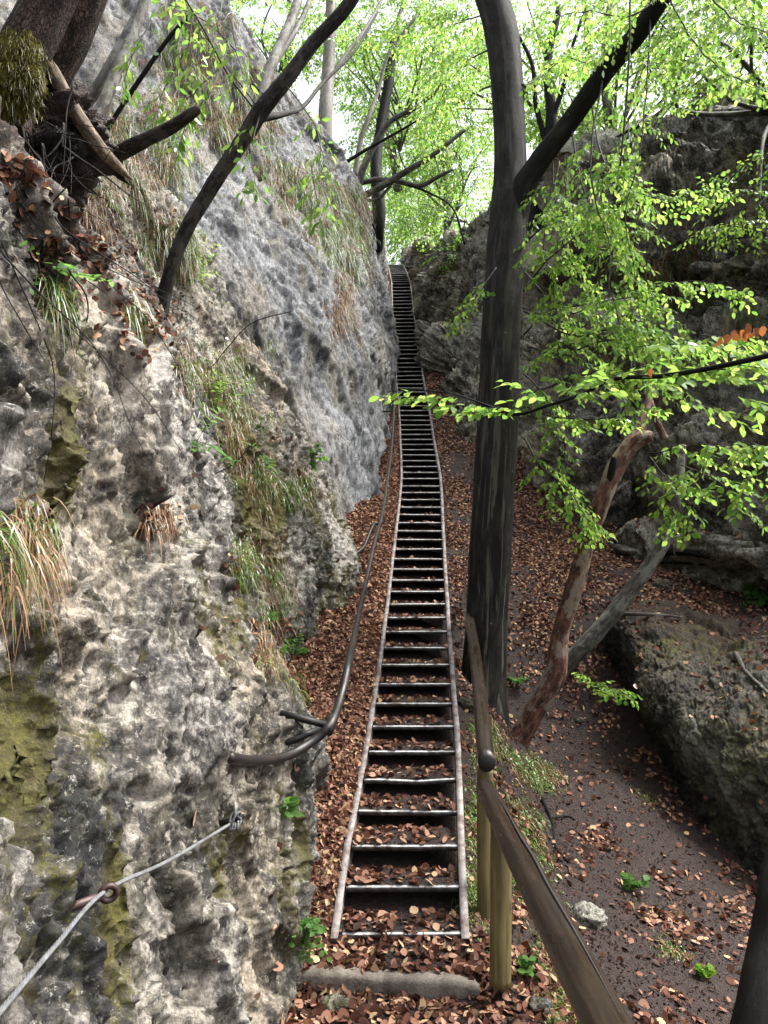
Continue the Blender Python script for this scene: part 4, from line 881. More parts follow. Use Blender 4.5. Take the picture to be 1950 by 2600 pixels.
# tree at the edge of the left cliff near the top of the stairs
et = thing('cliff_edge_tree', P(965, 560, 19.5), 'spreading grey tree with long horizontal limbs on the left cliff edge near the stair top', 'tree')
trunk(et, [(955, 640, 20.4, 34), (962, 560, 20, 36), (960, 500, 20, 36), (955, 420, 20.2, 32), (965, 330, 20.6, 27), (985, 220, 21, 28), (1000, 100, 21.5, 22)], M_bark_dark, 14, 70, .18, 20)
for k, (px, mt) in enumerate((([(905, 490, 18.5, 22), (925, 420, 18.3, 20), (950, 370, 18.2, 18), (990, 310, 18, 15), (1060, 270, 17.8, 12), (1130, 215, 17.6, 9)], M_bark_grey), ([(920, 500, 18.5, 20), (975, 470, 18, 18), (1040, 430, 17.6, 17), (1090, 400, 17.4, 14), (1180, 330, 17.2, 10)], M_bark_grey),
        ([(915, 465, 18.6, 14), (960, 456, 18.3, 14), (1010, 460, 18, 14), (1065, 472, 17.8, 13), (1110, 450, 17.6, 11), (1150, 430, 17.5, 8)], M_bark_grey), ([(900, 450, 18.8, 16), (915, 360, 18.8, 14), (935, 300, 18.8, 13), (960, 230, 19, 11), (990, 130, 19, 9), (1060, 40, 19, 7)], M_bark_pale),
        ([(920, 510, 18.4, 10), (960, 505, 18.2, 9), (985, 480, 18.2, 8), (1000, 460, 18.2, 6)], M_bark_grey), ([(850, 430, 17, 10), (930, 380, 17, 9), (1010, 335, 17, 7), (1070, 300, 17, 5)], M_bark_dark), ([(1010, 460, 18, 7), (1090, 490, 17.6, 6), (1150, 530, 17, 5), (1180, 620, 16.8, 6)], M_bark_dark))):
    trunk(et, px, mt, 10, 40, .12, 30 + k, 'limb')
pt_ = thing('pale_tree', P(825, 345, 17.5), 'pale trunk standing on the left cliff top behind the dark leaning tree', 'tree')
trunk(pt_, [(816, 470, 17.6, 42), (822, 400, 17.6, 40), (826, 300, 17.6, 40), (832, 200, 17.8, 36), (838, 80, 18, 32), (842, -60, 18.3, 28)], M_bark_pale, 16, 60, .08, 40)
trunk(pt_, [(832, 220, 17.8, 14), (870, 150, 18, 12), (930, 70, 18.4, 10), (980, -20, 19, 8)], M_bark_pale, 10, 30, .1, 41, 'limb')
# dark stump with stems right of the beech, on the right cliff
dk = thing('ledge_tree', P(1365, 680, 15.5), 'dark shadowed trunk on the right cliff just behind the beech', 'tree')
trunk(dk, [(1350, 720, 15.5, 70), (1365, 640, 15.4, 48), (1360, 560, 15.3, 40), (1380, 440, 15.2, 36), (1400, 300, 15, 30), (1390, 160, 15, 24), (1420, 20, 15, 18)], M_bark_dark, 16, 60, .16, 42)
for k, px in enumerate(([(1385, 360, 15.1, 18), (1360, 260, 15, 15), (1350, 160, 15, 12), (1300, 60, 15, 8)], [(1395, 320, 15, 16), (1430, 220, 14.8, 13), (1450, 130, 14.6, 10), (1480, 40, 14.5, 7)], [(1390, 520, 15.2, 12), (1460, 430, 14.8, 10), (1600, 330, 14.5, 8), (1700, 310, 14.2, 6)])):
    trunk(dk, px, M_bark_dark, 8, 30, .12, 44 + k, 'limb')
# the two slanting trunks on the leafy slope
dt = thing('dead_tree', P(1315, 1890, 7.1), 'dead leaning snag with peeling reddish bark on the leafy slope', 'tree')
trunk(dt, [(1300, 1930, 7.1, 50), (1325, 1865, 7.1, 52), (1380, 1770, 7.0, 50), (1412, 1700, 6.95, 52), (1425, 1600, 6.9, 42), (1462, 1480, 6.8, 44), (1492, 1370, 6.75, 44), (1530, 1270, 6.7, 44), (1562, 1190, 6.7, 46), (1592, 1142, 6.7, 44), (1620, 1098, 6.72, 34), (1636, 1050, 6.75, 25), (1652, 1000, 6.8, 17), (1668, 955, 6.85, 9)], M_bark_red, 22, 130, .16, 50)
trunk(dt, [(1588, 1150, 6.7, 36), (1620, 1118, 6.66, 38), (1646, 1106, 6.64, 30), (1658, 1102, 6.63, 14)], M_bark_red, 14, 24, .25, 51, 'limb')
trunk(dt, [(1690, 1115, 6.8, 18), (1672, 1080, 6.8, 18), (1655, 1030, 6.85, 14), (1650, 1000, 6.9, 10)], M_bark_red, 10, 24, .15, 52, 'limb')
trunk(dt, [(1545, 1230, 6.65, 16), (1556, 1180, 6.6, 20), (1560, 1160, 6.58, 14)], M_bark_dark, 10, 10, .1, 53, 'knot')
gt = thing('curved_tree', P(1440, 1690, 8.0), 'slender grey tree curving up to the right behind the reddish snag, with leafy twigs', 'tree')
trunk(gt, [(1400, 1740, 8.1, 40), (1450, 1675, 8.0, 40), (1530, 1590, 7.9, 42), (1600, 1500, 7.8, 38), (1660, 1420, 7.7, 36), (1700, 1340, 7.6, 30), (1720, 1250, 7.5, 26), (1728, 1180, 7.5, 22), (1735, 1130, 7.5, 14)], M_bark_grey, 16, 100, .14, 54)
trunk(gt, [(1718, 1260, 7.5, 14), (1745, 1225, 7.4, 12), (1755, 1205, 7.35, 8)], M_bark_dark, 8, 14, .1, 55, 'limb')
sprays_on(gt, 56, [[(1640, 1150, 6.4), (1750, 1150, 6.0), (1850, 1180, 5.7), (1960, 1260, 5.4)], [(1700, 1140, 6.2), (1800, 1130, 5.8), (1900, 1150, 5.5)], [(1650, 1160, 6.3), (1700, 1220, 6.1), (1760, 1240, 6.0)], [(1730, 1180, 6.2), (1820, 1220, 5.8), (1900, 1290, 5.6)], [(1700, 1230, 6.2), (1720, 1280, 6.1), (1730, 1310, 6.1)], [(1450, 1250, 6.4), (1480, 1300, 6.3), (1500, 1330, 6.3)], [(1850, 1120, 5.7), (1930, 1130, 5.5), (2000, 1180, 5.3)]], M_leaf, .062, .36, .075, .35)
nt_ = thing('near_dark_tree', P(1930, 2500, 3.2), 'dark wet curved trunk cut by the lower right corner', 'tree')
trunk(nt_, [(1915, 2800, 2.9, 150), (1950, 2560, 3.0, 136), (1976, 2400, 3.1, 122), (2002, 2220, 3.2, 112), (2060, 2000, 3.4, 100)], M_bark_dark, 26, 60, .08, 57)

# ------------------------------------------------------------------ trees beyond: trunk, limbs and a crown of sprays
def far_tree(label, base, top, w, boxes, nspray, seed, ls=.10, L=.9, mat=M_leaf_far, bark=M_bark_grey, name='forest_tree', gap=.16, twigs=True):
    o = thing(name, base, label, 'tree', 'forest trees beyond the cliffs'); rg = np.random.RandomState(seed)
    base, top = np.array(base), np.array(top)
    m = MB(); mid = (base + top) / 2 + .3 * rg.randn(3) * (1, .5, 0); m.tube([base, mid, top], [w, w * .75, w * .35], 12, 40, rough=.1, seed=seed); m.build('trunk', bark, o)
    lb_, tw_, lm = LeafBatch(), MB(), MB()
    tot = sum(b[2] for b in boxes)
    for (c, r, wt) in boxes:
        c, r = np.array(c, float), np.array(r, float)
        f = np.clip((c[2] - base[2]) / (top[2] - base[2] + 1e-6) - .15, .1, .95); a = base + (top - base) * f
        for k in range(3):
            e = c + r * rg.uniform(-.7, .7, 3); lm.tube([a, (a + e) / 2 + .12 * np.linalg.norm(e - a) * rg.randn(3), e], [w * .32, w * .2, w * .06], 7, 16, rough=.1, seed=k)
        n = int(nspray * wt / tot); u = unit(rg.randn(n, 3)); rad = rg.rand(n, 1) ** .45; q = c + u * rad * r
        keep = fbm(q * .55 / max(ls * 8, .3) + seed, 2) > -.16
        for p, uu in zip(q[keep], u[keep]):
            d = uu * (1, 1, .35) + .5 * rg.randn(3) * (1, 1, .3)
            spray(lb_, tw_ if twigs else None, rg, p, d, L * (.6 + .7 * rg.rand()), (.2 * rg.randn(), .2 * rg.randn(), 1), ls, .3, gap=gap, hang=.4, tw=.006, leafgap=.62)
    lm.build('limbs', bark, o)
    if tw_.n: tw_.build('twigs', M_twig, o)
    print(label, lb_.count()); lb_.build('foliage', mat, o, droop=.15, seed=seed, hi=False)
    return o
def bx(px, py, Y, rx, ry, rz, wt): return (P(px, py, Y), (rx, ry, rz), wt)
far_tree('bright green tree right behind the head of the stairs', P(1090, 690, 40), P(1080, 300, 42), .28, [bx(1050, 600, 36, 2.6, 3, 1.8, 1), bx(1120, 520, 38, 3.0, 3, 2.6, 1.3), bx(1030, 470, 37, 3.0, 3, 2.2, 1)], 640, 61, .14, 1.3, gap=.24)
far_tree('tall tree showing between the pale trunk and the beech', P(1140, 640, 33), P(1120, 60, 34), .22, [bx(1110, 380, 30, 2.6, 3, 2.2, 1), bx(1190, 300, 30, 2.6, 3, 2.4, 1), bx(1060, 230, 30, 2.6, 3, 2.2, 1), bx(1010, 340, 30, 2.2, 2.5, 2.0, .8)], 680, 62, .12, 1.1, gap=.2)
far_tree('tree whose crown fills the gap above the leaning tree', P(1010, 480, 24), P(1040, -60, 25), .16, [bx(1000, 180, 22, 2.2, 2.5, 1.8, 1), bx(1100, 90, 22, 2.4, 2.5, 1.6, 1.1), bx(930, 60, 22, 2.0, 2.5, 1.6, .8), bx(860, 120, 21, 1.2, 2, 1.1, .4), bx(960, 300, 22, 1.4, 2, 1.2, .5)], 560, 63, .11, .9)
far_tree('tree behind the fork of the beech', P(1440, 560, 20), P(1480, -60, 20), .2, [bx(1420, 200, 17, 1.6, 2, 1.5, 1), bx(1560, 90, 16, 1.7, 2, 1.2, 1), bx(1480, 330, 17, 1.4, 1.6, 1.0, .7), bx(1230, 60, 17, 1.6, 2, 1.2, .9), bx(1150, 200, 18, 1.3, 1.6, 1.3, .7)], 700, 64, .09, .75)
far_tree('tree on the right cliff top left of the sky gap', P(1560, 420, 16), P(1560, -80, 16), .14, [bx(1620, 190, 14, 1.2, 1.5, .9, .8), bx(1760, 60, 13, 1.6, 1.5, .9, 1), bx(1900, 120, 12, 1.0, 1.3, .6, .5), bx(1680, 20, 13, 1.2, 1.4, .7, .8)], 400, 65, .085, .7)
far_tree('tree on the right cliff top at the right edge', P(1990, 330, 11), P(2000, -100, 11), .16, [bx(1915, 500, 9, .3, .8, .35, .35), bx(1840, 110, 9, .9, 1, .6, .8), bx(1950, 60, 8.5, .8, 1, .8, .8), bx(1780, 20, 9, .9, 1, .5, .7)], 200, 66, .07, .55, mat=M_leaf)
far_tree('tree standing behind the slab top at the upper left', P(700, 250, 20), P(720, -100, 20), .15, [bx(760, 40, 18, 1.2, 1.5, .9, 1), bx(650, 60, 17, .8, 1.2, .6, .5), bx(620, 10, 15, .8, 1, .6, .4)], 200, 67, .09, .8)
far_tree('bright bush overhanging the right rock near the stair top', P(1230, 640, 21), P(1180, 560, 20), .06, [bx(1160, 640, 19, .9, .8, .35, 1), bx(1110, 560, 22, 1.2, 1.2, .7, 1), bx(1190, 520, 19, 1, 1, .6, .8)], 90, 68, .09, .6, name='overhanging_bush')
far_tree('distant pale green tree seen low through the notch', P(1100, 660, 60), P(1100, 380, 62), .35, [bx(1040, 640, 52, 5, 4, 3, 1), bx(1160, 600, 55, 5, 4, 3, 1), bx(1100, 480, 58, 7, 4, 4, 1.2)], 300, 69, .26, 2.2, gap=.45, twigs=False)

# ------------------------------------------------------------------ fallen leaves
rg = np.random.RandomState(77)
lit = LeafBatch(); near_l = LeafBatch()
def scatter(G, N, n, dens, seed, szr=(.045, .075), lift=.008, flat=.35):
    rg = np.random.RandomState(seed); nr, nc = G.shape[:2]
    e1 = G[1:, :-1] - G[:-1, :-1]; e2 = G[:-1, 1:] - G[:-1, :-1]; ar = np.linalg.norm(np.cross(e1, e2), axis=-1)
    ctr = G[:-1, :-1]; w = ar * dens(ctr.reshape(-1, 3), N[:-1, :-1].reshape(-1, 3)).reshape(ar.shape)
    x, y, f = proj(ctr); w = w * ((f > .4) & (x > -250) & (x < 2200) & (y > -150) & (y < 2800))
    w = w.ravel() / w.sum(); k = rg.choice(len(w), n, p=w); i, j = np.divmod(k, nc - 1)
    a, b = rg.rand(n, 1), rg.rand(n, 1)
    p = G[i, j] + e1[i, j] * a + e2[i, j] * b; nn = N[i, j]
    return p + nn * (lift * rg.rand(n, 1)), unit(nn + flat * rg.randn(n, 3)), rg
gN = unit(np.cross(np.gradient(GV, axis=1), np.gradient(GV, axis=0)))
def gdens(c, n):
    x, y, z = c.T; dx = x - xc(y)
    nz = fbm(c * (1.1, 1.1, 1.1) + 3, 4); nz2 = fbm(c * 3 + 9, 3)
    left = (dx < -.30) & (y > 3.6)
    d = np.where(left, 3.2 * np.clip(1.2 + nz, .3, 2), 0)
    path = (y < 3.9) & (x > -1) & (x < .9); d = np.where(path, 1.3 + 2.2 * np.clip(nz2, 0, 1), d)
    right = (dx > .36) & ~path
    slope_low = np.clip(.06 + 3.0 * np.clip(nz + .7 * nz2 - .10, 0, 1), .06, 2.2); slope_up = np.clip(1.3 + 2.6 * nz + 1.6 * nz2, .12, 3)
    k = np.clip((y - 7.8) / 1.5, 0, 1)
    d = np.where(right, slope_low * (1 - k) + slope_up * k, d)
    d = np.where((np.abs(dx) < .36) & (y > 3.9), 0, d)
    d = np.where(left & (np.abs(dx) < .5), d * 1.5, d)
    xr = np.interp(y, [0, 5, 9, 9.8, 10.6, 11.2, 11.5, 13, 13.7, 15, 18, 24], [4, 4.5, 5.7, 5.1, 4.6, 4.1, 3.4, 2.8, 1.9, 1.5, 1.4, 1.4]); xl = np.interp(y, [3.6, 5, 6, 7, 8.2, 9, 11, 13, 24], [-.7, -.85, -1.1, -.9, -.7, -.8, -.7, -.1, -.1])
    d = np.where((x > xr) | (x < xl) | ((x > 3.0) & (y > 5.5) & (y < 8.2)), 0, d)
    far = np.clip((30 - y) / 8, 0, 1)
    return d * far / np.maximum(y / 5, 1) ** .35
def put(LB, p, n, rg, szr, far=True):
    k = len(p); t = unit(np.cross(n, rg.randn(k, 3))); sz = rg.uniform(*szr, k)
    LB.add(p - t * sz[:, None] * .5, t, n, sz)
p, n, r_ = scatter(GV, gN, 120000, gdens, 1, lift=.022, flat=.45); put(lit, p, n, r_, (.020, .062))
crumb = LeafBatch(); p, n, r_ = scatter(GV, gN, 26000, lambda c, n: np.where((np.abs(c[:, 0] - xc(c[:, 1])) < .36) & (c[:, 1] > 3.9), 0, 1) * np.clip(12 - c[:, 1], 0, 8) / np.maximum(c[:, 1], 1.5) ** 1.6, 2, lift=.01, flat=.6); put(crumb, p, n, r_, (.006, .02))
# on the treads
for i in range(0, 30):
    k = int(np.interp(i, [0, 8, 14, 30], [170, 110, 30, 4])); c = TC[i]; run = TC[i + 1][1] - c[1]
    x = rg.uniform(-.29, .29, k); x = np.where(rg.rand(k) < .35, -.29 + .2 * rg.rand(k) ** 2, x); yy = run * rg.uniform(.03, 1, k)
    q = c + np.c_[x, yy, .014 + .014 * rg.rand(k)]
    put(lit, q, unit(np.array((0, 0, 1.)) + .4 * rg.randn(k, 3)), rg, (.03, .065))
lo = lit.build('leaf_litter', M_dry, None, 'beech', .05, .12, 4, curl=np.random.RandomState(2).randn(lit.count()) * .35)
tag(lo, kind='stuff')
tag(crumb.build('soil_crumbs', M_crumb, None, 'round', .3, .1, 6, hi=False, rnd=.55 * np.random.RandomState(4).rand(26000) ** 2), kind='stuff')
# bits of twig among the leaves
tw_l = MB(); p, n, r_ = scatter(GV, gN, 520, lambda c_, n_: gdens(c_, n_) + .15 * (np.abs(c_[:, 0] - xc(c_[:, 1])) > .36), 21, lift=.012, flat=.3)
for q_, nn in zip(p, n):
    t = unit(np.cross(nn, r_.randn(3))); l = r_.uniform(.04, .22); bend = .12 * l * r_.randn(3)
    tw_l.tube([q_ - t * l / 2 + nn * .012, q_ + bend * (1, 1, .3) + nn * .02, q_ + t * l / 2 + nn * .014], [.0035 * r_.uniform(.5, 1.4), .003, .0012], 4, 7)
tag(tw_l.build('twig_litter', M_bark_grey), kind='stuff')
# on ledges of the rock
rl = LeafBatch()
def ldens(c, n): return (c[:, 1] > 2.6) * np.clip(n[:, 2] - .45, 0, 1) ** 1.2 * np.clip(.35 + 1.6 * fbm(c * 1.3 + 2, 3), 0, 2)
for G, N, k, s in ((VA, NA, 700, 11), (VB, NB, 900, 12), (VC, NC_, 9000, 13), (VD, ND, 900, 14)):
    p, n, r_ = scatter(G, N, k, ldens, s, lift=.012, flat=.4); put(rl, p, n, r_, (.04, .075))
for pxy, sg, k in (((330, 640), 90, 420), ((400, 800), 60, 300), ((400, 1310), 28, 60), ((640, 1420), 30, 70), ((690, 1590), 40, 80), ((860, 560), 60, 140), ((930, 560), 40, 120), ((430, 330), 80, 120), ((620, 280), 60, 80), ((700, 1100), 20, 40), ((60, 450), 60, 90), ((110, 640), 30, 40), ((1080, 1150), 1, 1)):
    for j in range(k):
        h = hit(pxy[0] + sg * rg.randn(), pxy[1] + sg * .8 * rg.randn())
        if h: put(rl, h[0][None] + h[1] * .01, unit(h[1] * .7 + (0, 0, .4) + .4 * rg.randn(1, 3)), rg, (.022, .042))
tag(rl.build('ledge_litter', M_dry, None, 'beech', .06, .15, 5, curl=np.random.RandomState(3).randn(rl.count()) * .4), kind='stuff')

# ------------------------------------------------------------------ grass: hanging tufts and straw
def tuft(MBx, rg, p, n, k, L, spread=.5, hangdir=(0, 0, -1), w=.003, r0=.04, out=.6):
    """k arching blades from around p; each blade is a bent strip"""
    n = unit(n); V = []; ns = 6
    t1 = unit(np.cross(n, (0.3, .2, 1))); t2 = np.cross(n, t1)
    for j in range(k):
        b = p + (t1 * rg.randn() + t2 * rg.randn()) * r0
        l = L * (.5 + .7 * rg.rand()); d = unit(n * out + np.array((0, 0, .5)) + spread * rg.randn(3))
        g = np.array(hangdir, float) * l * (.9 + .5 * rg.rand()); s = unit(np.cross(d, hangdir) + .3 * rg.randn(3)); t = np.linspace(0, 1, ns)[:, None]
        c = b + d * l * .55 * t + g * t ** 2 * .75
        ww = w * (1 - t ** 1.5) * (.7 + .6 * rg.rand()) + .0004
        V.append(np.stack([c - s * ww, c + s * ww], 1).reshape(-1, 3))
    V = np.vstack(V); i = (np.arange(k)[:, None] * ns * 2 + np.arange(ns - 1)[None] * 2).reshape(-1, 1)
    MBx.add(V, np.hstack([i, i + 1, i + 3, i + 2]), np.repeat(rg.rand(k), ns * 2)[:, None] * (1, 1, 1))
class GB(MB):
    def bld(s, name, mat, parent=None): return mesh(name, np.vstack(s.V), np.vstack(s.Q), mat, parent, False, {'rnd': np.vstack(s.T)[:, 0]})
rg = np.random.RandomState(90)
gA, gS = GB(), GB()
# (x, y, scatter x, scatter y, tufts, blades, length, straw share)
for px, py, sx, sy, kk, nb_, L, stw in ((850, 590, 45, 60, 26, 60, .42, .25), (360, 250, 60, 70, 30, 44, .45, .45), (480, 180, 70, 90, 30, 44, .4, .55), (420, 400, 70, 60, 26, 44, .42, .4), (300, 360, 40, 60, 20, 44, .4, .6), (620, 330, 60, 40, 24, 44, .45, .5), (700, 430, 40, 40, 14, 44, .4, .5), (520, 60, 60, 40, 14, 40, .4, .6), (760, 470, 50, 60, 22, 50, .5, .35), (900, 520, 40, 60, 24, 50, .55, .4), (470, 620, 30, 40, 10, 44, .3, .4), (905, 620, 30, 50, 14, 50, .4, .2), (830, 480, 50, 60, 14, 40, .4, .5), (570, 280, 60, 40, 16, 40, .35, .6), (620, 210, 40, 50, 10, 40, .3, .6), (290, 480, 50, 40, 12, 40, .30, .5), (230, 540, 25, 30, 9, 40, .30, .9), (400, 600, 50, 70, 12, 36, .30, .4), (330, 330, 40, 50, 10, 36, .3, .3), (860, 800, 22, 60, 14, 40, .35, .85), (870, 700, 20, 50, 8, 40, .3, .6),
        (560, 960, 60, 60, 18, 50, .26, .4), (600, 1070, 40, 60, 14, 46, .24, .35), (480, 950, 30, 40, 8, 40, .24, .8), (650, 1230, 40, 40, 10, 50, .22, .4), (760, 1240, 40, 30, 10, 50, .2, .3), (620, 1420, 25, 40, 9, 50, .2, .3), (700, 1480, 30, 50, 9, 50, .2, .35), (660, 1640, 20, 40, 8, 50, .22, .9), (750, 1700, 15, 30, 6, 50, .2, .2), (620, 1200, 25, 40, 6, 40, .2, .9),
        (1690, 690, 60, 30, 12, 46, .42, .6), (1580, 720, 60, 30, 10, 40, .4, .6), (1830, 480, 50, 20, 8, 40, .4, .6), (1530, 660, 40, 30, 8, 40, .4, .4), (1760, 740, 60, 20, 10, 40, .4, .3), (1880, 800, 40, 20, 6, 40, .35, .5), (1180, 1080, 30, 20, 5, 30, .35, .4), (1840, 1530, 30, 20, 5, 40, .25, .4), (1600, 930, 60, 20, 6, 36, .35, .6), (1750, 640, 60, 20, 8, 40, .4, .7),
        (1215, 2080, 14, 90, 16, 40, .11, .2), (1215, 2280, 14, 60, 12, 40, .09, .2), (1330, 2100, 25, 50, 10, 40, .12, .25), (1345, 2270, 25, 60, 12, 36, .11, .2), (1400, 2420, 20, 50, 8, 36, .09, .2), (1460, 2560, 30, 40, 12, 46, .09, .2), (1230, 1880, 20, 40, 8, 40, .16, .2), (1370, 1960, 40, 25, 10, 40, .14, .3), (1695, 2410, 6, 10, 2, 34, .12, .3), (1650, 2030, 6, 6, 1, 30, .12, .1), (1290, 1930, 14, 20, 4, 36, .13, .2), (1880, 430, 40, 30, 6, 40, .35, .5)):
    if px < 960 and py < 900 and px > 400: kk = int(kk * 2.0); L *= 1.25
    if px < 900 and 900 < py < 1750: kk = int(kk * 1.7)
    if px > 1200 and py > 1850: kk = int(kk * 3); L *= 1.45; nb_ = int(nb_ * 1.2)
    for j in range(kk):
        h = hit(px + sx * rg.randn() * .7, py + sy * rg.randn() * .7)
        if h is None: continue
        wd = .0016 + .0004 * h[0][1] * .5 + (.0012 if py > 1850 else 0)
        g = gS if rg.rand() < stw else gA
        tuft(g, rg, h[0], h[1], int(nb_ * rg.uniform(.6, 1.2)), L * rg.uniform(.7, 1.2), .42, w=wd, r0=.03 + .006 * h[0][1])
tag(gA.bld('grass', M_grass), kind='stuff'); tag(gS.bld('dry_grass', M_straw), kind='stuff')
def grass_thing(name, label, px, py, k, L, sx, sy, n, straw, spread=.45):
    h = hit(px, py); o = thing(name, h[0], label, 'grass tuft'); a, b = GB(), GB()
    for j in range(n):
        hh = hit(px + sx * rg.randn(), py + sy * rg.randn()) or h
        tuft(b if rg.rand() < straw else a, rg, hh[0], hh[1], k, L * rg.uniform(.7, 1.2), spread, w=.0018 + .0002 * hh[0][1], r0=.03)
    if a.n: tag(a.bld('blades', M_grass, o), kind='stuff')
    if b.n: tag(b.bld('dead_blades', M_straw, o), kind='stuff')
gm = GB()
for k in range(260):
    u = unit(rg.randn(3)); u[1] = -abs(u[1]); tuft(gm, rg, c0 + u * (.15, .10, .25) * rg.uniform(.7, 1.15), u, 14, .07, .5, w=.0022, r0=.03)
gm.bld('moss_hairs', M_mosshair, ot)
grass_thing('grass_tuft', 'big drooping tuft of long green and straw grass at the left edge of the rock', 40, 1330, 34, .26, 35, 45, 16, .45, .35)
grass_thing('grass_tuft', 'small green grass tuft with pale straw below it on the upper left rock ledge', 130, 760, 20, .30, 18, 20, 6, .5)
grass_thing('grass_tuft', 'short green grass tuft at the foot of the dark leaning tree', 325, 780, 20, .24, 14, 12, 4, .1)
grass_thing('grass_tuft', 'single reddish brown hanging grass clump halfway up the near rock', 405, 1330, 40, .16, 18, 20, 6, .9)

# ------------------------------------------------------------------ small plants
def plant(name, label, px, py, k, L, ls, mat=M_leaf_dull, shape='round', up=.7, cat='plant', twig=M_twig, sprd=.6):
    h = hit(px, py)
    if h is None: return
    o = thing(name, h[0], label, cat); lb_, tw_ = LeafBatch(), MB()
    for j in range(k):
        d = unit(h[1] * .7 + np.array((0, -.2, up)) + sprd * rg.randn(3)); l = L * rg.uniform(.6, 1.2)
        q = np.array([h[0], h[0] + d * l * .5, h[0] + d * l + (0, 0, -.15 * l)]); tw_.tube(q, [.0018, .0013, .0008], 5, 8)
        c = cat_rom(q, 8)[2:]; s = unit(np.cross(d, (0, 0, 1)))
        for a, pp in enumerate(c):
            for sg in (-1, 1): lb_.add(pp, d * .5 + s * sg + .3 * rg.randn(3) + np.array((0, -.1, -.1)), np.array((0, -.5, 1)) + .4 * rg.randn(3), ls * rg.uniform(.7, 1.2))
    tw_.build('stems', twig, o); lb_.build('leaves', mat, o, shape, droop=.15, seed=px)
plant('fern', 'bright green fern like clump at the foot of the left rock beside the stairs', 775, 2330, 9, .16, .032, sprd=.7, up=.1)
plant('seedling', 'pale seedling with a few leaves on the lower rock above the moss streak', 725, 2055, 2, .09, .05)
plant('ash_seedling', 'pale feather leaved seedling hanging in the middle of the mossy rock', 660, 1150, 4, .34, .07, shape='narrow', up=.1)
plant('ash_seedling', 'pale feather leaved seedling left of the other, on the light rock', 500, 1120, 3, .26, .06, shape='narrow', up=.3)
plant('maple_seedling', 'light green seedling at the foot of the mossy rock beside the leaf bank', 745, 1670, 4, .22, .06, up=.4)
plant('seedling', 'small light seedling on the mossy rock above the straw clump', 690, 1565, 2, .18, .05, up=.5)
plant('seedling', 'small pale seedling on the upper left rock with broad leaves', 140, 700, 4, .18, .036, up=.8)
plant('broadleaf_plant', 'broad leaved green plant beside the fallen leaves on the mossy ledge', 790, 1165, 6, .2, .06, up=.5)
plant('fir_seedling', 'feathery light green shrub behind the dark leaning tree', 490, 700, 26, .42, .05, M_leaf, 'narrow', .5, 'shrub')
plant('fir_seedling', 'feathery green shrub growing on the steep rock above the mossy ledge', 560, 1010, 26, .36, .045, M_leaf, 'narrow', .2, 'shrub')
plant('clover_plant', 'tiny green clover like plant by the foot of the near post', 1340, 2470, 4, .08, .04, up=.9)
plant('seedling', 'small green seedling alone on the bare dark slope', 1600, 2260, 4, .12, .05, up=.9)
plant('seedling', 'tiny yellow green seedling low on the slope near the dark trunk', 1785, 2485, 3, .10, .045, M_leaf, up=.9)
plant('seedling', 'small dark green plant on the slope between beech and snag', 1310, 1740, 4, .14, .05, up=.9)
plant('bramble', 'pale green plant at the right edge above the boulder', 1935, 1500, 6, .3, .08, up=.8)
bs = thing('beech_seedling', P(1560, 1720, 7.2), 'young beech twig with bright leaves sticking out in front of the dark boulder hollow', 'seedling')
sprays_on(bs, 91, [[(1590, 1760, 7.3), (1540, 1740, 7.0), (1480, 1710, 6.8)], [(1560, 1750, 7.2), (1570, 1750, 6.9), (1590, 1765, 6.8)]], M_leaf, .05, .22, .07, .2)

# ------------------------------------------------------------------ sticks, roots and stones
def stick(label, px, w, mat=M_bark_grey, name='fallen_stick', cat='stick'):
    pts = [P(*a) for a in px]; o = thing(name, pts[0], label, cat); m = MB(); m.tube(pts, np.linspace(w, w * .5, len(pts)), 9, 26, rough=.15, seed=int(px[0][0])); m.build('wood', mat, o)
def on(px, py, lift=.01):
    h = hit(px, py); return h[0] + h[1] * lift
def gstick(label, pxs, w, mat=M_bark_grey, name='fallen_stick', cat='stick', lift=.01):
    pts = [on(a, b, lift) for a, b in pxs]; o = thing(name, pts[0], label, cat); m = MB(); m.tube(pts, np.linspace(w, w * .5, len(pts)), 9, 26, rough=.15, seed=int(pxs[0][0])); m.build('wood', mat, o)
h0 = on(1740, 1445, 0)
st1 = thing('fallen_stick', h0, 'pale stick standing slanted out of the leaves below the right cliff', 'stick'); m = MB(); m.tube([h0 + (0, 0, -.05), h0 + (.16, .1, .28), h0 + (.38, .2, .72)], [.024, .02, .012], 9, 20, rough=.12); m.build('wood', M_bark_grey, st1)
gstick('long thin branch lying across the leaves above the boulder', [(1580, 1560), (1660, 1562), (1730, 1568)], .022)
gstick('dark rotten log half buried under the right cliff', [(1690, 1400), (1750, 1402), (1800, 1412)], .06, M_bark_dark, 'rotten_log', 'log')
gstick('dark branch below the rotten log', [(1670, 1425), (1740, 1428), (1790, 1432)], .022, M_bark_dark)
gstick('dark root crossing the leaves at the right edge', [(1780, 1490), (1840, 1505), (1900, 1530)], .03, M_bark_dark, 'root', 'root')
gstick('brown branch lying down the face of the boulder', [(1870, 1660), (1900, 1710), (1960, 1770)], .025, M_bark_grey)
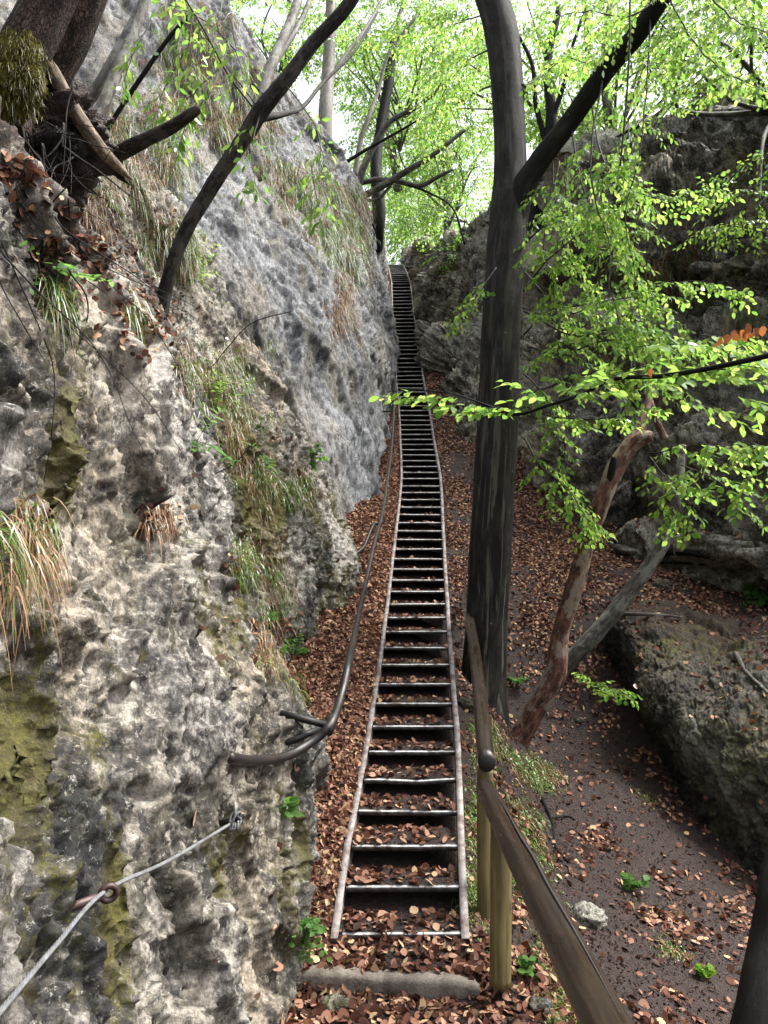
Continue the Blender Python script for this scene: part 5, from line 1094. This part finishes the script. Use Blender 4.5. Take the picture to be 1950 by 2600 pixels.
gstick('thin root snaking down the bare slope beside the railing', [(1375, 2030), (1400, 2090), (1408, 2150), (1440, 2190)], .014, M_bark_dark, 'root', 'root')
gstick('second thin root on the slope, forking to the right of the other', [(1400, 2080), (1440, 2075), (1460, 2085)], .009, M_bark_dark, 'root', 'root')
gstick('short branch piece between snag and curved tree', [(1500, 1590), (1540, 1570), (1570, 1555)], .018, M_bark_grey)
gstick('fine twig lying on the leaf bank left of the stairs', [(760, 2335), (820, 2337), (870, 2338)], .005, M_bark_grey)
gstick('dark stick in the leaf bank beside the pipe handrail', [(925, 1675), (945, 1678), (965, 1685)], .02, M_bark_dark)
STN = [('pale limestone rock jutting from the slope beside the lower rail', 1490, 2330, .11, M_rock_right), ('white pointed stone by the lower rail foot', 1370, 2560, .06, M_rock_near), ('grey stone beside the leaf covered path edge', 850, 2560, .07, M_rock_right), ('pale stone lying below the snag', 1470, 1830, .05, M_rock_near), ('mossy stone under the curved tree', 1680, 1490, .13, M_boulder), ('pale stones fallen at the foot of the smooth slab', 905, 1265, .14, M_rock_slab), ('small stone beside the upper stringer foot', 1180, 1790, .10, M_boulder)]
for lab, px, py, r, mt in STN:
    h = hit(px, py, [ground, bo, cliff_right])
    if h:
        o = lump('stone', h[0], (r, r * .8, r * .7), mt, None, px, 46, .5, 2); tag(o, lab, 'stone')
# vines hanging down
def vine(label, pts, w, mat=M_twig):
    o = thing('hanging_vine', P(*pts[0]), label, 'vine'); m = MB(); m.tube([P(*a) for a in pts], w, 6, 40, rough=.15); m.build('stem', mat, o)
vine('thin dark vine hanging straight down right of the beech limb', [(1600, -20, 5.8), (1598, 120, 5.8), (1590, 260, 5.8), (1575, 420, 5.8)], .009)
vine('thin dark twig arching over the leaning tree from the top left', [(460, -20, 5.2), (520, 80, 5.3), (580, 190, 5.4), (640, 270, 5.5)], .008)
vine('bare branching twig sticking out from the mossy rock towards the slab', [(540, 930, 5.6), (580, 880, 5.4), (640, 820, 5.3), (740, 790, 5.3)], .004)
vine('bare twig curving across the near rock', [(470, 1290, 4.6), (520, 1220, 4.5), (590, 1180, 4.5), (640, 1130, 4.5)], .004)
